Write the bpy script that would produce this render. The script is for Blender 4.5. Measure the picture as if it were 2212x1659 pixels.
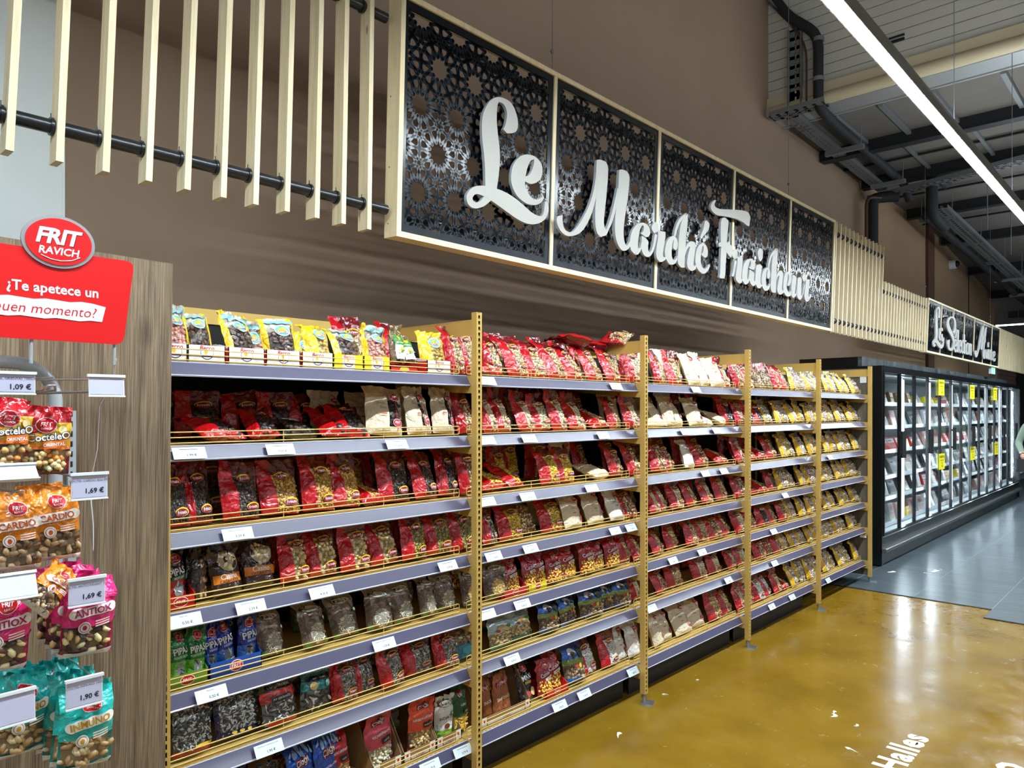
import bpy, bmesh, math, random
import numpy as np
from mathutils import Vector, Matrix
R = math.radians
sc = bpy.context.scene
for o in list(bpy.data.objects): bpy.data.objects.remove(o)
C = sc.collection

# ------------------------------------------------------------------ camera, world, exposure
cam_d = bpy.data.cameras.new('camera'); cam = bpy.data.objects.new('camera', cam_d); C.objects.link(cam)
cam.location = (-0.904, -2.273, 1.6605)
cam.rotation_euler = (R(90), 0, R(-47.065))
cam_d.sensor_width = 36; cam_d.sensor_fit = 'HORIZONTAL'
cam_d.lens = 1580 / 2212 * 36
cam_d.shift_y = (886.7 - 829.5) / 2212
cam_d.clip_start = 0.02; cam_d.clip_end = 100
sc.camera = cam
w = bpy.data.worlds.new('store_ambience'); sc.world = w; w.use_nodes = True
w.node_tree.nodes['Background'].inputs[0].default_value = (0.86, 0.93, 1.0, 1)
w.node_tree.nodes['Background'].inputs[1].default_value = 0.22
sc.view_settings.view_transform = 'Standard'; sc.view_settings.look = 'None'
sc.view_settings.gamma = 1; sc.view_settings.use_curve_mapping = False
sc.view_settings.exposure = 0.12
LED = 182.0         # emission of the long ceiling tube
FILL_LED = 52.0         # emission of the unseen tube added as front fill
UPLIGHT = 56.0      # emission of the upward strips added to brighten ceiling and upper wall
FREEZER_LED = 100.0  # emission of the tubes inside the freezer
sc.cycles.max_bounces = 7; sc.cycles.diffuse_bounces = 3; sc.cycles.glossy_bounces = 3
sc.cycles.transparent_max_bounces = 14; sc.cycles.transmission_bounces = 4
sc.cycles.use_denoising = True
sc.cycles.sample_clamp_indirect = 6

# ------------------------------------------------------------------ materials
def lin(c):
    return tuple((v / 255 / 12.92 if v / 255 <= .04045 else ((v / 255 + .055) / 1.055) ** 2.4) for v in c)
def mat(name, rgb=(200, 200, 200), rough=.5, metal=0., coat=0., emit=0., attr=False, spec=.5):
    m = bpy.data.materials.new(name); m.use_nodes = True
    n = m.node_tree.nodes; b = n['Principled BSDF']
    b.inputs['Base Color'].default_value = (*lin(rgb), 1)
    b.inputs['Roughness'].default_value = rough; b.inputs['Metallic'].default_value = metal
    b.inputs['Coat Weight'].default_value = coat; b.inputs['Coat Roughness'].default_value = .08
    b.inputs['Specular IOR Level'].default_value = spec
    if emit:
        b.inputs['Emission Color'].default_value = (*lin(rgb), 1); b.inputs['Emission Strength'].default_value = emit
    if attr:
        a = n.new('ShaderNodeAttribute'); a.attribute_name = 'Col'
        m.node_tree.links.new(a.outputs['Color'], b.inputs['Base Color'])
    return m
def nd(m, t, **kw):
    x = m.node_tree.nodes.new(t)
    for k, v in kw.items():
        if k.startswith('i_'): x.inputs[k[2:].replace('_', ' ')].default_value = v
        else: setattr(x, k, v)
    return x
def ln(m, a, b): m.node_tree.links.new(a, b)
def bsdf(m): return m.node_tree.nodes['Principled BSDF']
def coords(m, scale=(1, 1, 1), kind='Object', rnd=True):
    tc = nd(m, 'ShaderNodeTexCoord'); mp = nd(m, 'ShaderNodeMapping'); mp.inputs['Scale'].default_value = scale
    ln(m, tc.outputs[kind], mp.inputs['Vector'])
    if rnd:
        oi = nd(m, 'ShaderNodeObjectInfo'); mu = nd(m, 'ShaderNodeMath', operation='MULTIPLY'); mu.inputs[1].default_value = 37
        ln(m, oi.outputs['Random'], mu.inputs[0]); ln(m, mu.outputs[0], mp.inputs['Location'])
    return mp.outputs['Vector']
def ramp(m, src, stops):
    r = nd(m, 'ShaderNodeValToRGB'); e = r.color_ramp.elements
    while len(e) < len(stops): e.new(.5)
    for i, (p, c) in enumerate(stops): e[i].position = p; e[i].color = (*lin(c), 1)
    ln(m, src, r.inputs[0]); return r.outputs[0]
def bump(m, src, strength, dist=.01):
    b = nd(m, 'ShaderNodeBump'); b.inputs['Strength'].default_value = strength; b.inputs['Distance'].default_value = dist
    ln(m, src, b.inputs['Height']); return b.outputs[0]
def noise(m, vec, scale, detail=3, rough=.5, dist=0.):
    x = nd(m, 'ShaderNodeTexNoise'); x.inputs['Scale'].default_value = scale; x.inputs['Detail'].default_value = detail
    x.inputs['Roughness'].default_value = rough; x.inputs['Distortion'].default_value = dist
    ln(m, vec, x.inputs['Vector']); return x.outputs['Fac']
def mixc(m, fac, a, b, mode='MIX'):
    x = nd(m, 'ShaderNodeMix', data_type='RGBA', blend_type=mode)
    if isinstance(fac, float): x.inputs[0].default_value = fac
    else: ln(m, fac, x.inputs[0])
    for s, i in ((a, 6), (b, 7)):
        if isinstance(s, tuple): x.inputs[i].default_value = (*lin(s), 1)
        else: ln(m, s, x.inputs[i])
    return x.outputs[2]

def plaster(name, rgb, var=10):
    m = mat(name, rgb, .75); v = coords(m, rnd=False)
    ln(m, ramp(m, noise(m, v, 1.3, 4), [(.3, tuple(max(0, c - var) for c in rgb)), (.7, tuple(c + var for c in rgb))]), bsdf(m).inputs['Base Color'])
    ln(m, bump(m, noise(m, v, 260, 2), .25, .002), bsdf(m).inputs['Normal'])
    return m
def wood(name, cols, scale, rough=.55, stretch=(14, 14, 1), knots=True, bs=.15):
    m = mat(name, cols[1], rough); v = coords(m, stretch)
    f = noise(m, v, scale, 6, .62, .6)
    c = ramp(m, f, [(.25, cols[0]), (.5, cols[1]), (.75, cols[2])])
    if knots:
        v2 = coords(m, (5, 5, 1.6)); vo = nd(m, 'ShaderNodeTexVoronoi'); vo.inputs['Scale'].default_value = 2.2; ln(m, v2, vo.inputs['Vector'])
        k = ramp(m, vo.outputs['Distance'], [(.02, (90, 60, 35)), (.10, (255, 255, 255))])
        c = mixc(m, .8, c, k, 'MULTIPLY')
    ln(m, c, bsdf(m).inputs['Base Color']); ln(m, bump(m, f, bs, .003), bsdf(m).inputs['Normal'])
    return m
M = {}
M['wall'] = plaster('brown_paint', (152, 128, 107), 4)
M['wall_far'] = plaster('tan_paint', (166, 136, 104), 4)
M['white_wall'] = plaster('white_paint', (236, 241, 240), 3)
M['white_edge'] = mat('white_edge', (235, 240, 240), .5)
M['pine'] = wood('pine', [(206, 188, 148), (226, 210, 172), (238, 226, 194)], 3.0)
M['pine_light'] = wood('pine_frame', [(224, 204, 158), (238, 220, 178), (246, 232, 196)], 3.0, knots=False)
m = mat('oak_laminate', (128, 106, 80), .6); v = coords(m, (70, 70, 1.4), rnd=False); f = noise(m, v, 4.0, 4, .55, .3)
c = ramp(m, f, [(.34, (92, 76, 58)), (.5, (122, 103, 80)), (.66, (148, 129, 104))])
wv = nd(m, 'ShaderNodeTexWave'); wv.inputs['Scale'].default_value = 5; wv.inputs['Distortion'].default_value = 9; wv.inputs['Detail'].default_value = 3; wv.inputs['Detail Scale'].default_value = 1.1
ln(m, coords(m, (1, 1, .16), rnd=False), wv.inputs['Vector'])
c = mixc(m, .38, c, ramp(m, wv.outputs['Fac'], [(.0, (150, 140, 130)), (.5, (255, 255, 255))]), 'MULTIPLY')
vk = nd(m, 'ShaderNodeTexVoronoi'); vk.inputs['Scale'].default_value = 2.3; ln(m, coords(m, (1.5, 1.5, .75), rnd=False), vk.inputs['Vector'])
c = mixc(m, .6, c, ramp(m, vk.outputs['Distance'], [(.03, (96, 76, 60)), (.12, (255, 255, 255))]), 'MULTIPLY')
ln(m, c, bsdf(m).inputs['Base Color']); ln(m, bump(m, f, .35, .003), bsdf(m).inputs['Normal']); M['oak'] = m
M['grey_oak'] = wood('grey_oak', [(72, 66, 58), (98, 90, 80), (120, 112, 100)], 5.0, .6, (20, 20, 1), False, .2)
M['black'] = mat('black_metal', (20, 25, 31), .33, 0., .25)
M['panel_black'] = mat('black_lacquer', (12, 21, 30), .22, .0, 0., spec=.45)
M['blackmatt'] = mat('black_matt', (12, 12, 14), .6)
M['white_letter'] = mat('white_letter', (172, 169, 162), .55)
M['letter_side'] = mat('letter_side', (176, 182, 190), .5)
M['gold'] = mat('gold_paint', (206, 170, 92), .38, .15)
M['gold_wire'] = mat('gold_wire', (222, 190, 116), .35, .3)
M['rail'] = mat('price_rail', (74, 70, 96), .32, 0., .3)
M['rail_edge'] = mat('price_rail_edge', (180, 186, 208), .35, 0., .3)
M['tag'] = mat('tag_paper', (222, 236, 244), .5)
M['ink'] = mat('ink', (24, 24, 40), .6)
M['zinc'] = mat('zinc', (168, 172, 176), .35, .9)
M['grey_tube'] = mat('grey_enamel', (168, 174, 178), .35, .1, .3)
M['chrome'] = mat('chrome_wire', (196, 198, 202), .25, .85)
M['dark_back'] = mat('dark_back_panel', (12, 10, 9), .8)
M['white_plastic'] = mat('white_plastic', (228, 232, 238), .4)
M['cardboard'] = mat('cardboard', (150, 118, 80), .8)
M['white_card'] = mat('white_card', (232, 232, 230), .55)
M['yellow_card'] = mat('yellow_card', (246, 224, 24), .5)
M['red_card'] = mat('red_card', (206, 30, 26), .45)
M['pink_card'] = mat('pink_card', (206, 36, 70), .45)
M['green_card'] = mat('green_card', (104, 140, 40), .5)
M['blue_card'] = mat('blue_card', (24, 74, 160), .45)
M['paint'] = mat('printed_colour', attr=True, rough=.35)
M['nuts'] = mat('nut_colour', attr=True, rough=.45)
M['pipe'] = mat('pipe_insulation', (26, 28, 32), .75)
M['copper'] = mat('copper', (92, 66, 52), .45, .4)
M['galv'] = mat('galvanised', (132, 136, 138), .5, .6)
M['ceil_grey'] = plaster('ceiling_board', (104, 98, 91), 6)
M['sandwich'] = mat('white_sandwich_panel', (188, 186, 176), .55)
M['beam_cream'] = mat('cream_flashing', (190, 178, 148), .45)
M['beam_black'] = mat('black_beam', (20, 22, 26), .6)
M['foil'] = mat('foil_tape', (176, 178, 178), .35, .5)
M['dark'] = mat('dark_void', (26, 28, 32), .8)
M['skin'] = mat('skin', (206, 158, 134), .55)
M['knit'] = plaster('green_grey_knit', (128, 142, 126), 8)
M['denim'] = plaster('dark_trousers', (44, 46, 52), 5)
M['suede'] = mat('tan_suede', (196, 160, 104), .8)
M['hair'] = mat('hair', (58, 44, 34), .6)
M['freezer_black'] = mat('freezer_black', (14, 15, 18), .28, 0., .3)
M['freezer_in'] = mat('freezer_liner', (214, 220, 222), .4)
M['steel'] = mat('steel_bumper', (112, 114, 112), .4, .6)
M['promo'] = mat('promo_yellow', (250, 236, 20), .5)
M['led'] = mat('led_tube', (235, 248, 255), .5, emit=LED)
M['led_fill'] = mat('led_fill_tube', (235, 248, 255), .5, emit=FILL_LED)
M['led_up_fill'] = mat('uplight_fill', (235, 246, 255), .5, emit=UPLIGHT)
M['led_far'] = mat('led_tube_far', (235, 246, 255), .5, emit=9)
M['led_freezer'] = mat('led_freezer', (226, 242, 255), .5, emit=FREEZER_LED)
M['exit_green'] = mat('exit_sign', (120, 210, 160), .5, emit=1.2)
M['alu'] = mat('aluminium_body', (118, 114, 104), .45, .4)
M['brick'] = mat('brick', (150, 108, 92), .8)
M['floor_letter'] = mat('floor_vinyl', (238, 242, 240), .35)
M['dome'] = mat('smoked_dome', (30, 26, 24), .15)
M['paper'] = mat('paper_scrap', (232, 230, 216), .6)
# slotted marble-look crown above the freezer
m = mat('slate_crown', (62, 70, 74), .35); v = coords(m, rnd=False)
ln(m, ramp(m, noise(m, v, 5, 6, .6, 1.6), [(.35, (40, 46, 50)), (.55, (70, 78, 82)), (.72, (112, 120, 122))]), bsdf(m).inputs['Base Color']); M['crown'] = m
# epoxy floor: mustard, glossy, scuffed
m = mat('mustard_epoxy', (158, 120, 26), .2, spec=.6); v = coords(m, rnd=False)
base = ramp(m, noise(m, v, 2.2, 5, .6), [(.3, (122, 91, 19)), (.5, (138, 105, 26)), (.75, (152, 120, 42))])
v2 = coords(m, (1, 6, 1), rnd=False)
scr = ramp(m, noise(m, v2, 9, 8, .75, 2.2), [(.60, (0, 0, 0)), (.84, (120, 120, 120))])
base = mixc(m, scr, base, (196, 170, 92)); 
ln(m, base, bsdf(m).inputs['Base Color'])
ln(m, ramp(m, noise(m, v, 7, 6, .7), [(.3, (96, 96, 96)), (.7, (150, 150, 150))]), bsdf(m).inputs['Roughness'])
ln(m, bump(m, noise(m, v, 6, 4, .6), .10, .02), bsdf(m).inputs['Normal']); M['epoxy'] = m
# slate coloured floor tile with streaks along its width
m = mat('slate_tile', (92, 106, 114), .33); v = coords(m, (26, 1.6, 1))
st = noise(m, v, 1.6, 6, .65)
ln(m, ramp(m, st, [(.25, (52, 60, 66)), (.5, (74, 84, 90)), (.75, (108, 120, 126))]), bsdf(m).inputs['Base Color'])
ln(m, bump(m, st, .12, .004), bsdf(m).inputs['Normal']); M['tile'] = m
M['grout'] = mat('grout', (150, 164, 170), .7)
# film: printed and clear, both creased
def crease(m):
    v = coords(m, (1, 1, 1)); a = noise(m, v, 24, 2, .5, 1.2); b = noise(m, v, 60, 2)
    ad = nd(m, 'ShaderNodeMath', operation='MULTIPLY_ADD'); ln(m, b, ad.inputs[0]); ad.inputs[1].default_value = .35; ln(m, a, ad.inputs[2])
    return bump(m, ad.outputs[0], .75, .016)
m = mat('printed_film', attr=True, rough=.22, coat=.5, spec=.6); cr = crease(m)
ln(m, cr, bsdf(m).inputs['Normal']); ln(m, cr, bsdf(m).inputs['Coat Normal']); M['film'] = m
m = mat('kraft_film', attr=True, rough=.42); ln(m, crease(m), bsdf(m).inputs['Normal']); M['kraft'] = m
def clear(name, rough, base, wrinkle=True, tint=(.96, .96, .96, 1)):
    m = bpy.data.materials.new(name); m.use_nodes = True; n = m.node_tree.nodes; n.clear()
    out = nd(m, 'ShaderNodeOutputMaterial'); mx = nd(m, 'ShaderNodeMixShader'); tr = nd(m, 'ShaderNodeBsdfTransparent'); gl = nd(m, 'ShaderNodeBsdfGlossy')
    tr.inputs[0].default_value = tint; gl.inputs['Roughness'].default_value = rough
    fr = nd(m, 'ShaderNodeLayerWeight'); pw = nd(m, 'ShaderNodeMath', operation='POWER'); pw.inputs[1].default_value = 4
    ad = nd(m, 'ShaderNodeMath', operation='MULTIPLY_ADD'); ad.inputs[1].default_value = .55; ad.inputs[2].default_value = base
    if wrinkle:
        cr = crease(m); ln(m, cr, gl.inputs['Normal']); ln(m, cr, fr.inputs['Normal'])
    ln(m, fr.outputs['Facing'], pw.inputs[0]); ln(m, pw.outputs[0], ad.inputs[0]); ln(m, ad.outputs[0], mx.inputs[0]); ln(m, tr.outputs[0], mx.inputs[1]); ln(m, gl.outputs[0], mx.inputs[2]); ln(m, mx.outputs[0], out.inputs[0])
    return m
M['clear'] = clear('clear_film', .14, .05, True, (.99, .99, .99, 1))
M['glass'] = clear('door_glass', .02, .03, False, (.93, .96, .96, 1))

# ------------------------------------------------------------------ mesh helpers
class MB:
    def __init__(s): s.v = []; s.f = []; s.m = []; s.c = []; s.sm = []
    def add(s, vs, fs, m=0, c=None, smooth=False):
        o = len(s.v); s.v += [tuple(map(float, p)) for p in vs]
        for f in fs: s.f.append(tuple(i + o for i in f)); s.m.append(m); s.c.append(c or (1, 1, 1)); s.sm.append(smooth)
        return s
    def box(s, x0, x1, y0, y1, z0, z1, m=0, c=None):
        return s.add([(x0, y0, z0), (x1, y0, z0), (x1, y1, z0), (x0, y1, z0), (x0, y0, z1), (x1, y0, z1), (x1, y1, z1), (x0, y1, z1)],
                     [(0, 3, 2, 1), (4, 5, 6, 7), (0, 1, 5, 4), (1, 2, 6, 5), (2, 3, 7, 6), (3, 0, 4, 7)], m, c)
    def bevbox(s, x0, x1, y0, y1, z0, z1, b=.003, m=0, c=None):
        # box whose long vertical edges are chamfered
        pl = [(x0 + b, y0), (x1 - b, y0), (x1, y0 + b), (x1, y1 - b), (x1 - b, y1), (x0 + b, y1), (x0, y1 - b), (x0, y0 + b)]
        return s.prism(pl, z0, z1, m, c)
    def prism(s, poly, z0, z1, m=0, c=None, ax='z'):
        n = len(poly)
        def P(p, z): return {'z': (p[0], p[1], z), 'y': (p[0], z, p[1]), 'x': (z, p[0], p[1])}[ax]
        vs = [P(p, z0) for p in poly] + [P(p, z1) for p in poly]
        fs = [tuple(range(n))[::-1], tuple(range(n, 2 * n))] + [(i, (i + 1) % n, n + (i + 1) % n, n + i) for i in range(n)]
        return s.add(vs, fs, m, c)
    def tube(s, pts, r, n=8, m=0, c=None, closed=False):
        P = [Vector(p) for p in pts]; k = len(P); rings = []
        up = None
        for i in range(k):
            if closed: t = (P[(i + 1) % k] - P[i - 1]).normalized()
            else: t = (P[min(i + 1, k - 1)] - P[max(i - 1, 0)]).normalized()
            if up is None: up = Vector((0, 0, 1)) if abs(t.z) < .9 else Vector((1, 0, 0))
            a = t.cross(up).normalized(); b = a.cross(t).normalized(); up = b
            rr = r[i] if isinstance(r, (list, tuple)) else r
            rings.append([tuple(P[i] + a * rr * math.cos(2 * math.pi * j / n) + b * rr * math.sin(2 * math.pi * j / n)) for j in range(n)])
        vs = [q for g in rings for q in g]; fs = []
        for i in range(k if closed else k - 1):
            for j in range(n):
                i2 = (i + 1) % k
                fs.append((i * n + j, i * n + (j + 1) % n, i2 * n + (j + 1) % n, i2 * n + j))
        s.add(vs, fs, m, c, True)
        if not closed: s.add(rings[0] + rings[-1], [tuple(range(n)), tuple(range(n, 2 * n))[::-1]], m, c)
        return s
    def ball(s, cx, cy, cz, rx, ry, rz, nu=12, nv=8, m=0, c=None):
        vs = []; fs = []
        for i in range(nv + 1):
            t = math.pi * i / nv
            for j in range(nu):
                p = 2 * math.pi * j / nu; vs.append((cx + rx * math.sin(t) * math.cos(p), cy + ry * math.sin(t) * math.sin(p), cz + rz * math.cos(t)))
        for i in range(nv):
            for j in range(nu): fs.append((i * nu + j, (i + 1) * nu + j, (i + 1) * nu + (j + 1) % nu, i * nu + (j + 1) % nu))
        return s.add(vs, fs, m, c, True)
    def mesh(s, name, mats):
        me = bpy.data.meshes.new(name); me.from_pydata(s.v, [], s.f)
        for x in mats: me.materials.append(x)
        me.polygons.foreach_set('material_index', s.m); me.polygons.foreach_set('use_smooth', s.sm)
        if any(c != (1, 1, 1) for c in s.c):
            ca = me.color_attributes.new('Col', 'FLOAT_COLOR', 'CORNER'); cnt = [len(f) for f in s.f]
            arr = np.ones((sum(cnt), 4), 'f'); arr[:, :3] = np.repeat(np.array(s.c, 'f'), cnt, axis=0); ca.data.foreach_set('color', arr.ravel())
        me.update(); return me
def obj(name, me, mats=None, parent=None, loc=None, rot=None, kind=None):
    if isinstance(me, MB): me = me.mesh(name, mats if isinstance(mats, (list, tuple)) else [mats])
    o = bpy.data.objects.new(name, me); C.objects.link(o)
    if parent: o.parent = parent
    if loc is not None: o.location = loc
    if rot is not None: o.rotation_euler = rot
    if kind: o['kind'] = kind
    return o
def tag(o, label, cat, group=None):
    o['label'] = label; o['category'] = cat
    if group: o['group'] = group
    return o
def thing(name, label, cat, loc=(0, 0, 0), rot=(0, 0, 0), group=None):
    return tag(obj(name, None, None, None, loc, rot), label, cat, group)
def struct(name, mb, m, parent=None):
    o = obj(name, mb, m, parent)
    if not parent: o['kind'] = 'structure'
    return o
def wire(pts, r, name, m, parent=None, n=6, closed=False): return obj(name, MB().tube(pts, r, n, closed=closed), M[m], parent)
_tc = {}
def text2d(s, size, shear=0., bold=0., space=1.):
    """flat glyph triangles of s, centred on the origin: (points, faces)"""
    k = (s, shear, bold, space)
    if k not in _tc:
        cu = bpy.data.curves.new('t', 'FONT'); cu.body = s; cu.size = 1; cu.shear = shear; cu.offset = bold; cu.space_character = space
        cu.align_x = 'CENTER'; cu.align_y = 'CENTER'; cu.resolution_u = 2
        ob = bpy.data.objects.new('t', cu); me = bpy.data.meshes.new_from_object(ob)
        bm = bmesh.new(); bm.from_mesh(me); bmesh.ops.triangulate(bm, faces=bm.faces[:])
        for _ in range(2):
            ee = [e for e in bm.edges if e.calc_length() > .30]
            if ee: bmesh.ops.subdivide_edges(bm, edges=ee, cuts=1); bmesh.ops.triangulate(bm, faces=bm.faces[:])
        bm.to_mesh(me); bm.free()
        P = np.array([v.co[:2] for v in me.vertices]).reshape(-1, 2); F = [tuple(p.vertices) for p in me.polygons]
        if len(P): P = P - (P.min(0) + P.max(0)) / 2
        bpy.data.objects.remove(ob); bpy.data.curves.remove(cu); bpy.data.meshes.remove(me); _tc[k] = (P, F)
    P, F = _tc[k]; return P * size, F
def textmb(mb, s, size, to3, m=0, c=None, **kw):
    P, F = text2d(s, size, **kw)
    if len(P): mb.add([to3(p[0], p[1]) for p in P], F, m, c)
    return mb
ORD = 'first second third fourth fifth sixth seventh eighth ninth tenth eleventh twelfth thirteenth fourteenth fifteenth sixteenth seventeenth eighteenth nineteenth twentieth'.split()
def nth(i): return ORD[i] if i < len(ORD) else '%dth' % (i + 1)

# ================================================================== THE SETTING
YW = 1.05     # back wall
f = struct('floor', MB().box(-4.5, 6.30, -8, YW, -.12, 0).box(6.30, 26, -8, YW, -.12, -.006), M['epoxy'])
gm = MB().box(6.30, 26, -8, YW, -.006, .0034); obj('grout_bed', gm, M['grout'], f)
tm = MB().box(0, 1.196, 0, .596, -.006, .004).mesh('tile', [M['tile']])
tm_in = MB().box(0, .32, 0, .596, 0, .006).mesh('tile', [M['tile']])
for r in range(10):
    y = .75 - .6 * r
    for i in range(12):
        obj('tile', tm, None, f, (6.285 + 1.2 * i + .002, y - .598, 0))
    if y < -1.0: obj('tile', tm_in, None, f, (5.962, y - .598, 0))
struct('trim_1', MB().box(6.262, 6.285, -1.05, .9, -.001, .005).box(5.938, 5.962, -8, -1.05, 0, .006), M['blackmatt'])
struct('wall_back', MB().box(.02, 9.42, YW, YW + .1, 0, 6.3).box(-4.5, .02, YW + .03, YW + .1, 0, 6.3), M['wall'])
wl = struct('wall_white', MB().box(-4.5, .012, YW - .012, YW + .03, 0, 6.3), M['white_wall'])
obj('edge_strip', MB().box(.012, .022, YW - .014, YW + .01, 0, 6.3), M['white_edge'], wl)
wf = struct('wall_far', MB().prism([(9.42, 0), (19, 0), (19, 4.24), (13.3, 4.86), (9.42, 4.9)], YW + .015, YW + .12, ax='y'), M['wall_far'])
obj('pillar', MB().box(13.05, 13.46, YW - .03, YW + .015, 2.2, 4.84), mat('pillar_brown', (96, 66, 48), .6), wf)
obj('joint', MB().box(16.3, 16.33, YW + .005, YW + .015, 2.2, 4.45), M['blackmatt'], wf)
# brick return at the far end: single bricks
br = struct('wall_brick', MB().box(19.05, 21.4, YW - .02, YW + .1, 0, 3.4), M['grout'])
bm_ = MB().box(0, .30, -.03, 0, 0, .085).mesh('brick', [M['brick']])
for r in range(12):
    for i in range(7): obj('brick', bm_, None, br, (19.06 + i * .32 + (r % 2) * .1, YW - .02, 2.2 + r * .1))
# dark end of the store
struct('wall_end', MB().box(25, 25.2, -9, 5, 0, 7), M['dark'])
struct('wall_end_side', MB().box(19, 25, 4.2, 4.4, 0, 7), M['dark'])
# bulkhead of white sandwich panel, ribs as single planks
bh = struct('wall_upper', MB().box(6.71, 6.80, -9, YW, 4.80, 6.4), M['sandwich'])
pk = MB().box(-.012, .006, -10, 0, .004, .099).mesh('plank', [M['sandwich']])
for i in range(15): obj('plank', pk, None, bh, (6.705, YW, 4.86 + i * .103))
obj('vent_slot', MB().box(6.675, 6.69, -.28, -.0, 5.21, 5.225).box(6.675, 6.69, -.28, -.0, 5.165, 5.19), M['black'], bh)
obj('flashing', MB().tube([(6.69, -9, 4.83), (6.69, YW, 4.83)], .062, 12).box(6.66, 6.70, -9, YW, 4.86, 4.98), M['beam_cream'], bh)
ce = struct('ceiling', MB().add([(6.7, -9, 4.80), (13.3, -9, 4.84), (25, -9, 3.6), (25, 5, 3.6), (13.3, 5, 4.84), (6.7, 5, 4.80)], [(0, 1, 4, 5), (1, 2, 3, 4)]).box(-4.5, 6.75, -9, 5, 6.35, 6.45), M['ceil_grey'])
for i, x in enumerate((7.05, 9.0, 10.8, 12.8)):
    obj('joint_strip', MB().box(x, x + .03, -9, YW, 4.775, 4.80), M['blackmatt'] if i else M['foil'], ce)
obj('foil_strip', MB().box(6.76, 7.04, -9, YW, 4.785, 4.797), M['foil'], ce)
for x, z in ((8.19, 4.76), (9.67, 4.76), (11.83, 4.77), (13.99, 4.72), (16.15, 4.48), (18.3, 4.25), (20.5, 4.02)):
    obj('purlin', MB().box(x - .045, x + .045, -9, YW - .02, z - .08, z + .06).box(x - .07, x + .07, -9, YW - .02, z - .092, z - .08), M['beam_black'], ce)
stm = MB().box(7.08, 8.12, -.022, .022, -.04, 0).mesh('stud', [M['galv']])
for y in (.50, .05, -.42, -1.0, -1.7, -2.4): obj('stud', stm, None, ce, (0, y, 4.79))
stm2 = MB().box(8.3, 9.6, -.018, .018, -.03, 0).mesh('stud', [M['galv']])
for y in (.2, -.5, -1.3): obj('stud', stm2, None, ce, (0, y, 4.79))
struct('baseboard_back', MB().box(-4.5, 7.3, YW - .03, YW, 0, .1), M['blackmatt'])

# ------------------------------------------------------------------ lights
def strip_light(x0, x1, y, z, label, m='led'):
    t = thing('linear_ceiling_light', label, 'light', (x0, y, z))
    L = x1 - x0
    obj('light_tube', MB().box(0, L, -.028, .028, -.004, .004), M[m], t)
    obj('housing', MB().prism([(-.036, -.002), (-.040, .04), (-.03, .075), (.03, .075), (.040, .04), (.036, -.002), (.030, -.002), (.030, .006), (-.030, .006), (-.030, -.002)], 0, L, ax='x'), M['alu'], t)
    obj('added_uplight', MB().box(0, L, -.022, .022, .0752, .079), M['led_up_fill'], t)  # glowing strip added on top to lift the ceiling and upper wall
    for x in np.arange(.5, L, 2.0):
        obj('suspension_wire', MB().tube([(x, 0, .07), (x, 0, 2.2 if x0 + x < 6 else 1.25)], .0025, 5), M['galv'], t)
    return t
strip_light(-2.2, 15.0, -1.187, 3.35, 'long white linear light hanging over the aisle before the shelving')
strip_light(-3.0, 15.0, -3.95, 3.35, 'added unseen linear fill light, parallel to the first', 'led_fill')  # added out of view to throw light onto the shelf fronts
ft = thing('linear_ceiling_light', 'short far linear light crossing the dark end of the store', 'light', (17.9, .85, 3.5))
obj('light_tube', MB().box(-.05, .05, -4, 0, -.01, .01), M['led_far'], ft); obj('housing', MB().box(-.07, .07, -4.02, .02, .01, .07), M['alu'], ft)
for y in (-.4, -2.5): obj('suspension_wire', MB().tube([(0, y, .05), (0, y, .8)], .004, 5), M['galv'], ft)

# ------------------------------------------------------------------ pipes, trays, hangers
def perforated_tray(p0, p1, wdt, name, label, cat='cable tray', hgt=.05):
    p0 = Vector(p0); p1 = Vector(p1); L = (p1 - p0).length
    t = thing(name, label, cat, p0); t.rotation_euler = (p1 - p0).to_track_quat('X', 'Z').to_euler()
    b = MB(); n = max(4, int(L / .09)); s = L / n
    for y in (-wdt / 2, wdt / 2 - .006): b.box(0, L, y, y + .006, -.0, hgt)
    for y in (-wdt / 2, -wdt / 6 - .012, wdt / 6 - .012, wdt / 2 - .03): b.box(0, L, y, y + .03, -.004, 0)
    for i in range(n + 1): b.box(i * s - .018, min(L, i * s + .018), -wdt / 2, wdt / 2, -.004, 0)
    obj('tray_bed', b, M['galv'], t)
    return t
ct = perforated_tray((6.72, .80, 4.72), (9.75, .80, 4.64), .13, 'cable_tray', 'perforated galvanised tray running along the top of the brown wall')
for k in range(3): obj('cable', MB().tube([(.05, -.04 + .04 * k, .02), (3.0, -.04 + .04 * k, .02)], .010, 6), M['pipe'], ct)
perforated_tray((6.62, .98, 4.74), (6.62, .42, 4.74), .16, 'cable_tray', 'short perforated tray crossing under the white bulkhead at the wall')
perforated_tray((9.86, .98, 4.56), (8.9, -2.6, 4.56), .18, 'cable_tray', 'perforated tray crossing the ceiling behind the long light')
vt = perforated_tray((6.66, .74, 4.74), (6.66, .74, 5.62), .14, 'cable_channel', 'upright grey channel fixed to the white ribbed bulkhead', 'cable channel')
perforated_tray((6.66, .74, 5.62), (6.60, 1.02, 6.0), .14, 'cable_channel', 'slanting grey channel at the top of the bulkhead', 'cable channel')
rt = perforated_tray((11.0, .40, 4.56), (18.2, .05, 3.95), .22, 'cable_tray', 'long cable tray with tubes descending along the roof to the far end')
for k in range(4): obj('cable', MB().tube([(.0, -.07 + .045 * k, .03), (7.2, -.07 + .045 * k, .03)], .018, 6), M['galv'] if k % 2 else M['pipe'], rt)
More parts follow.
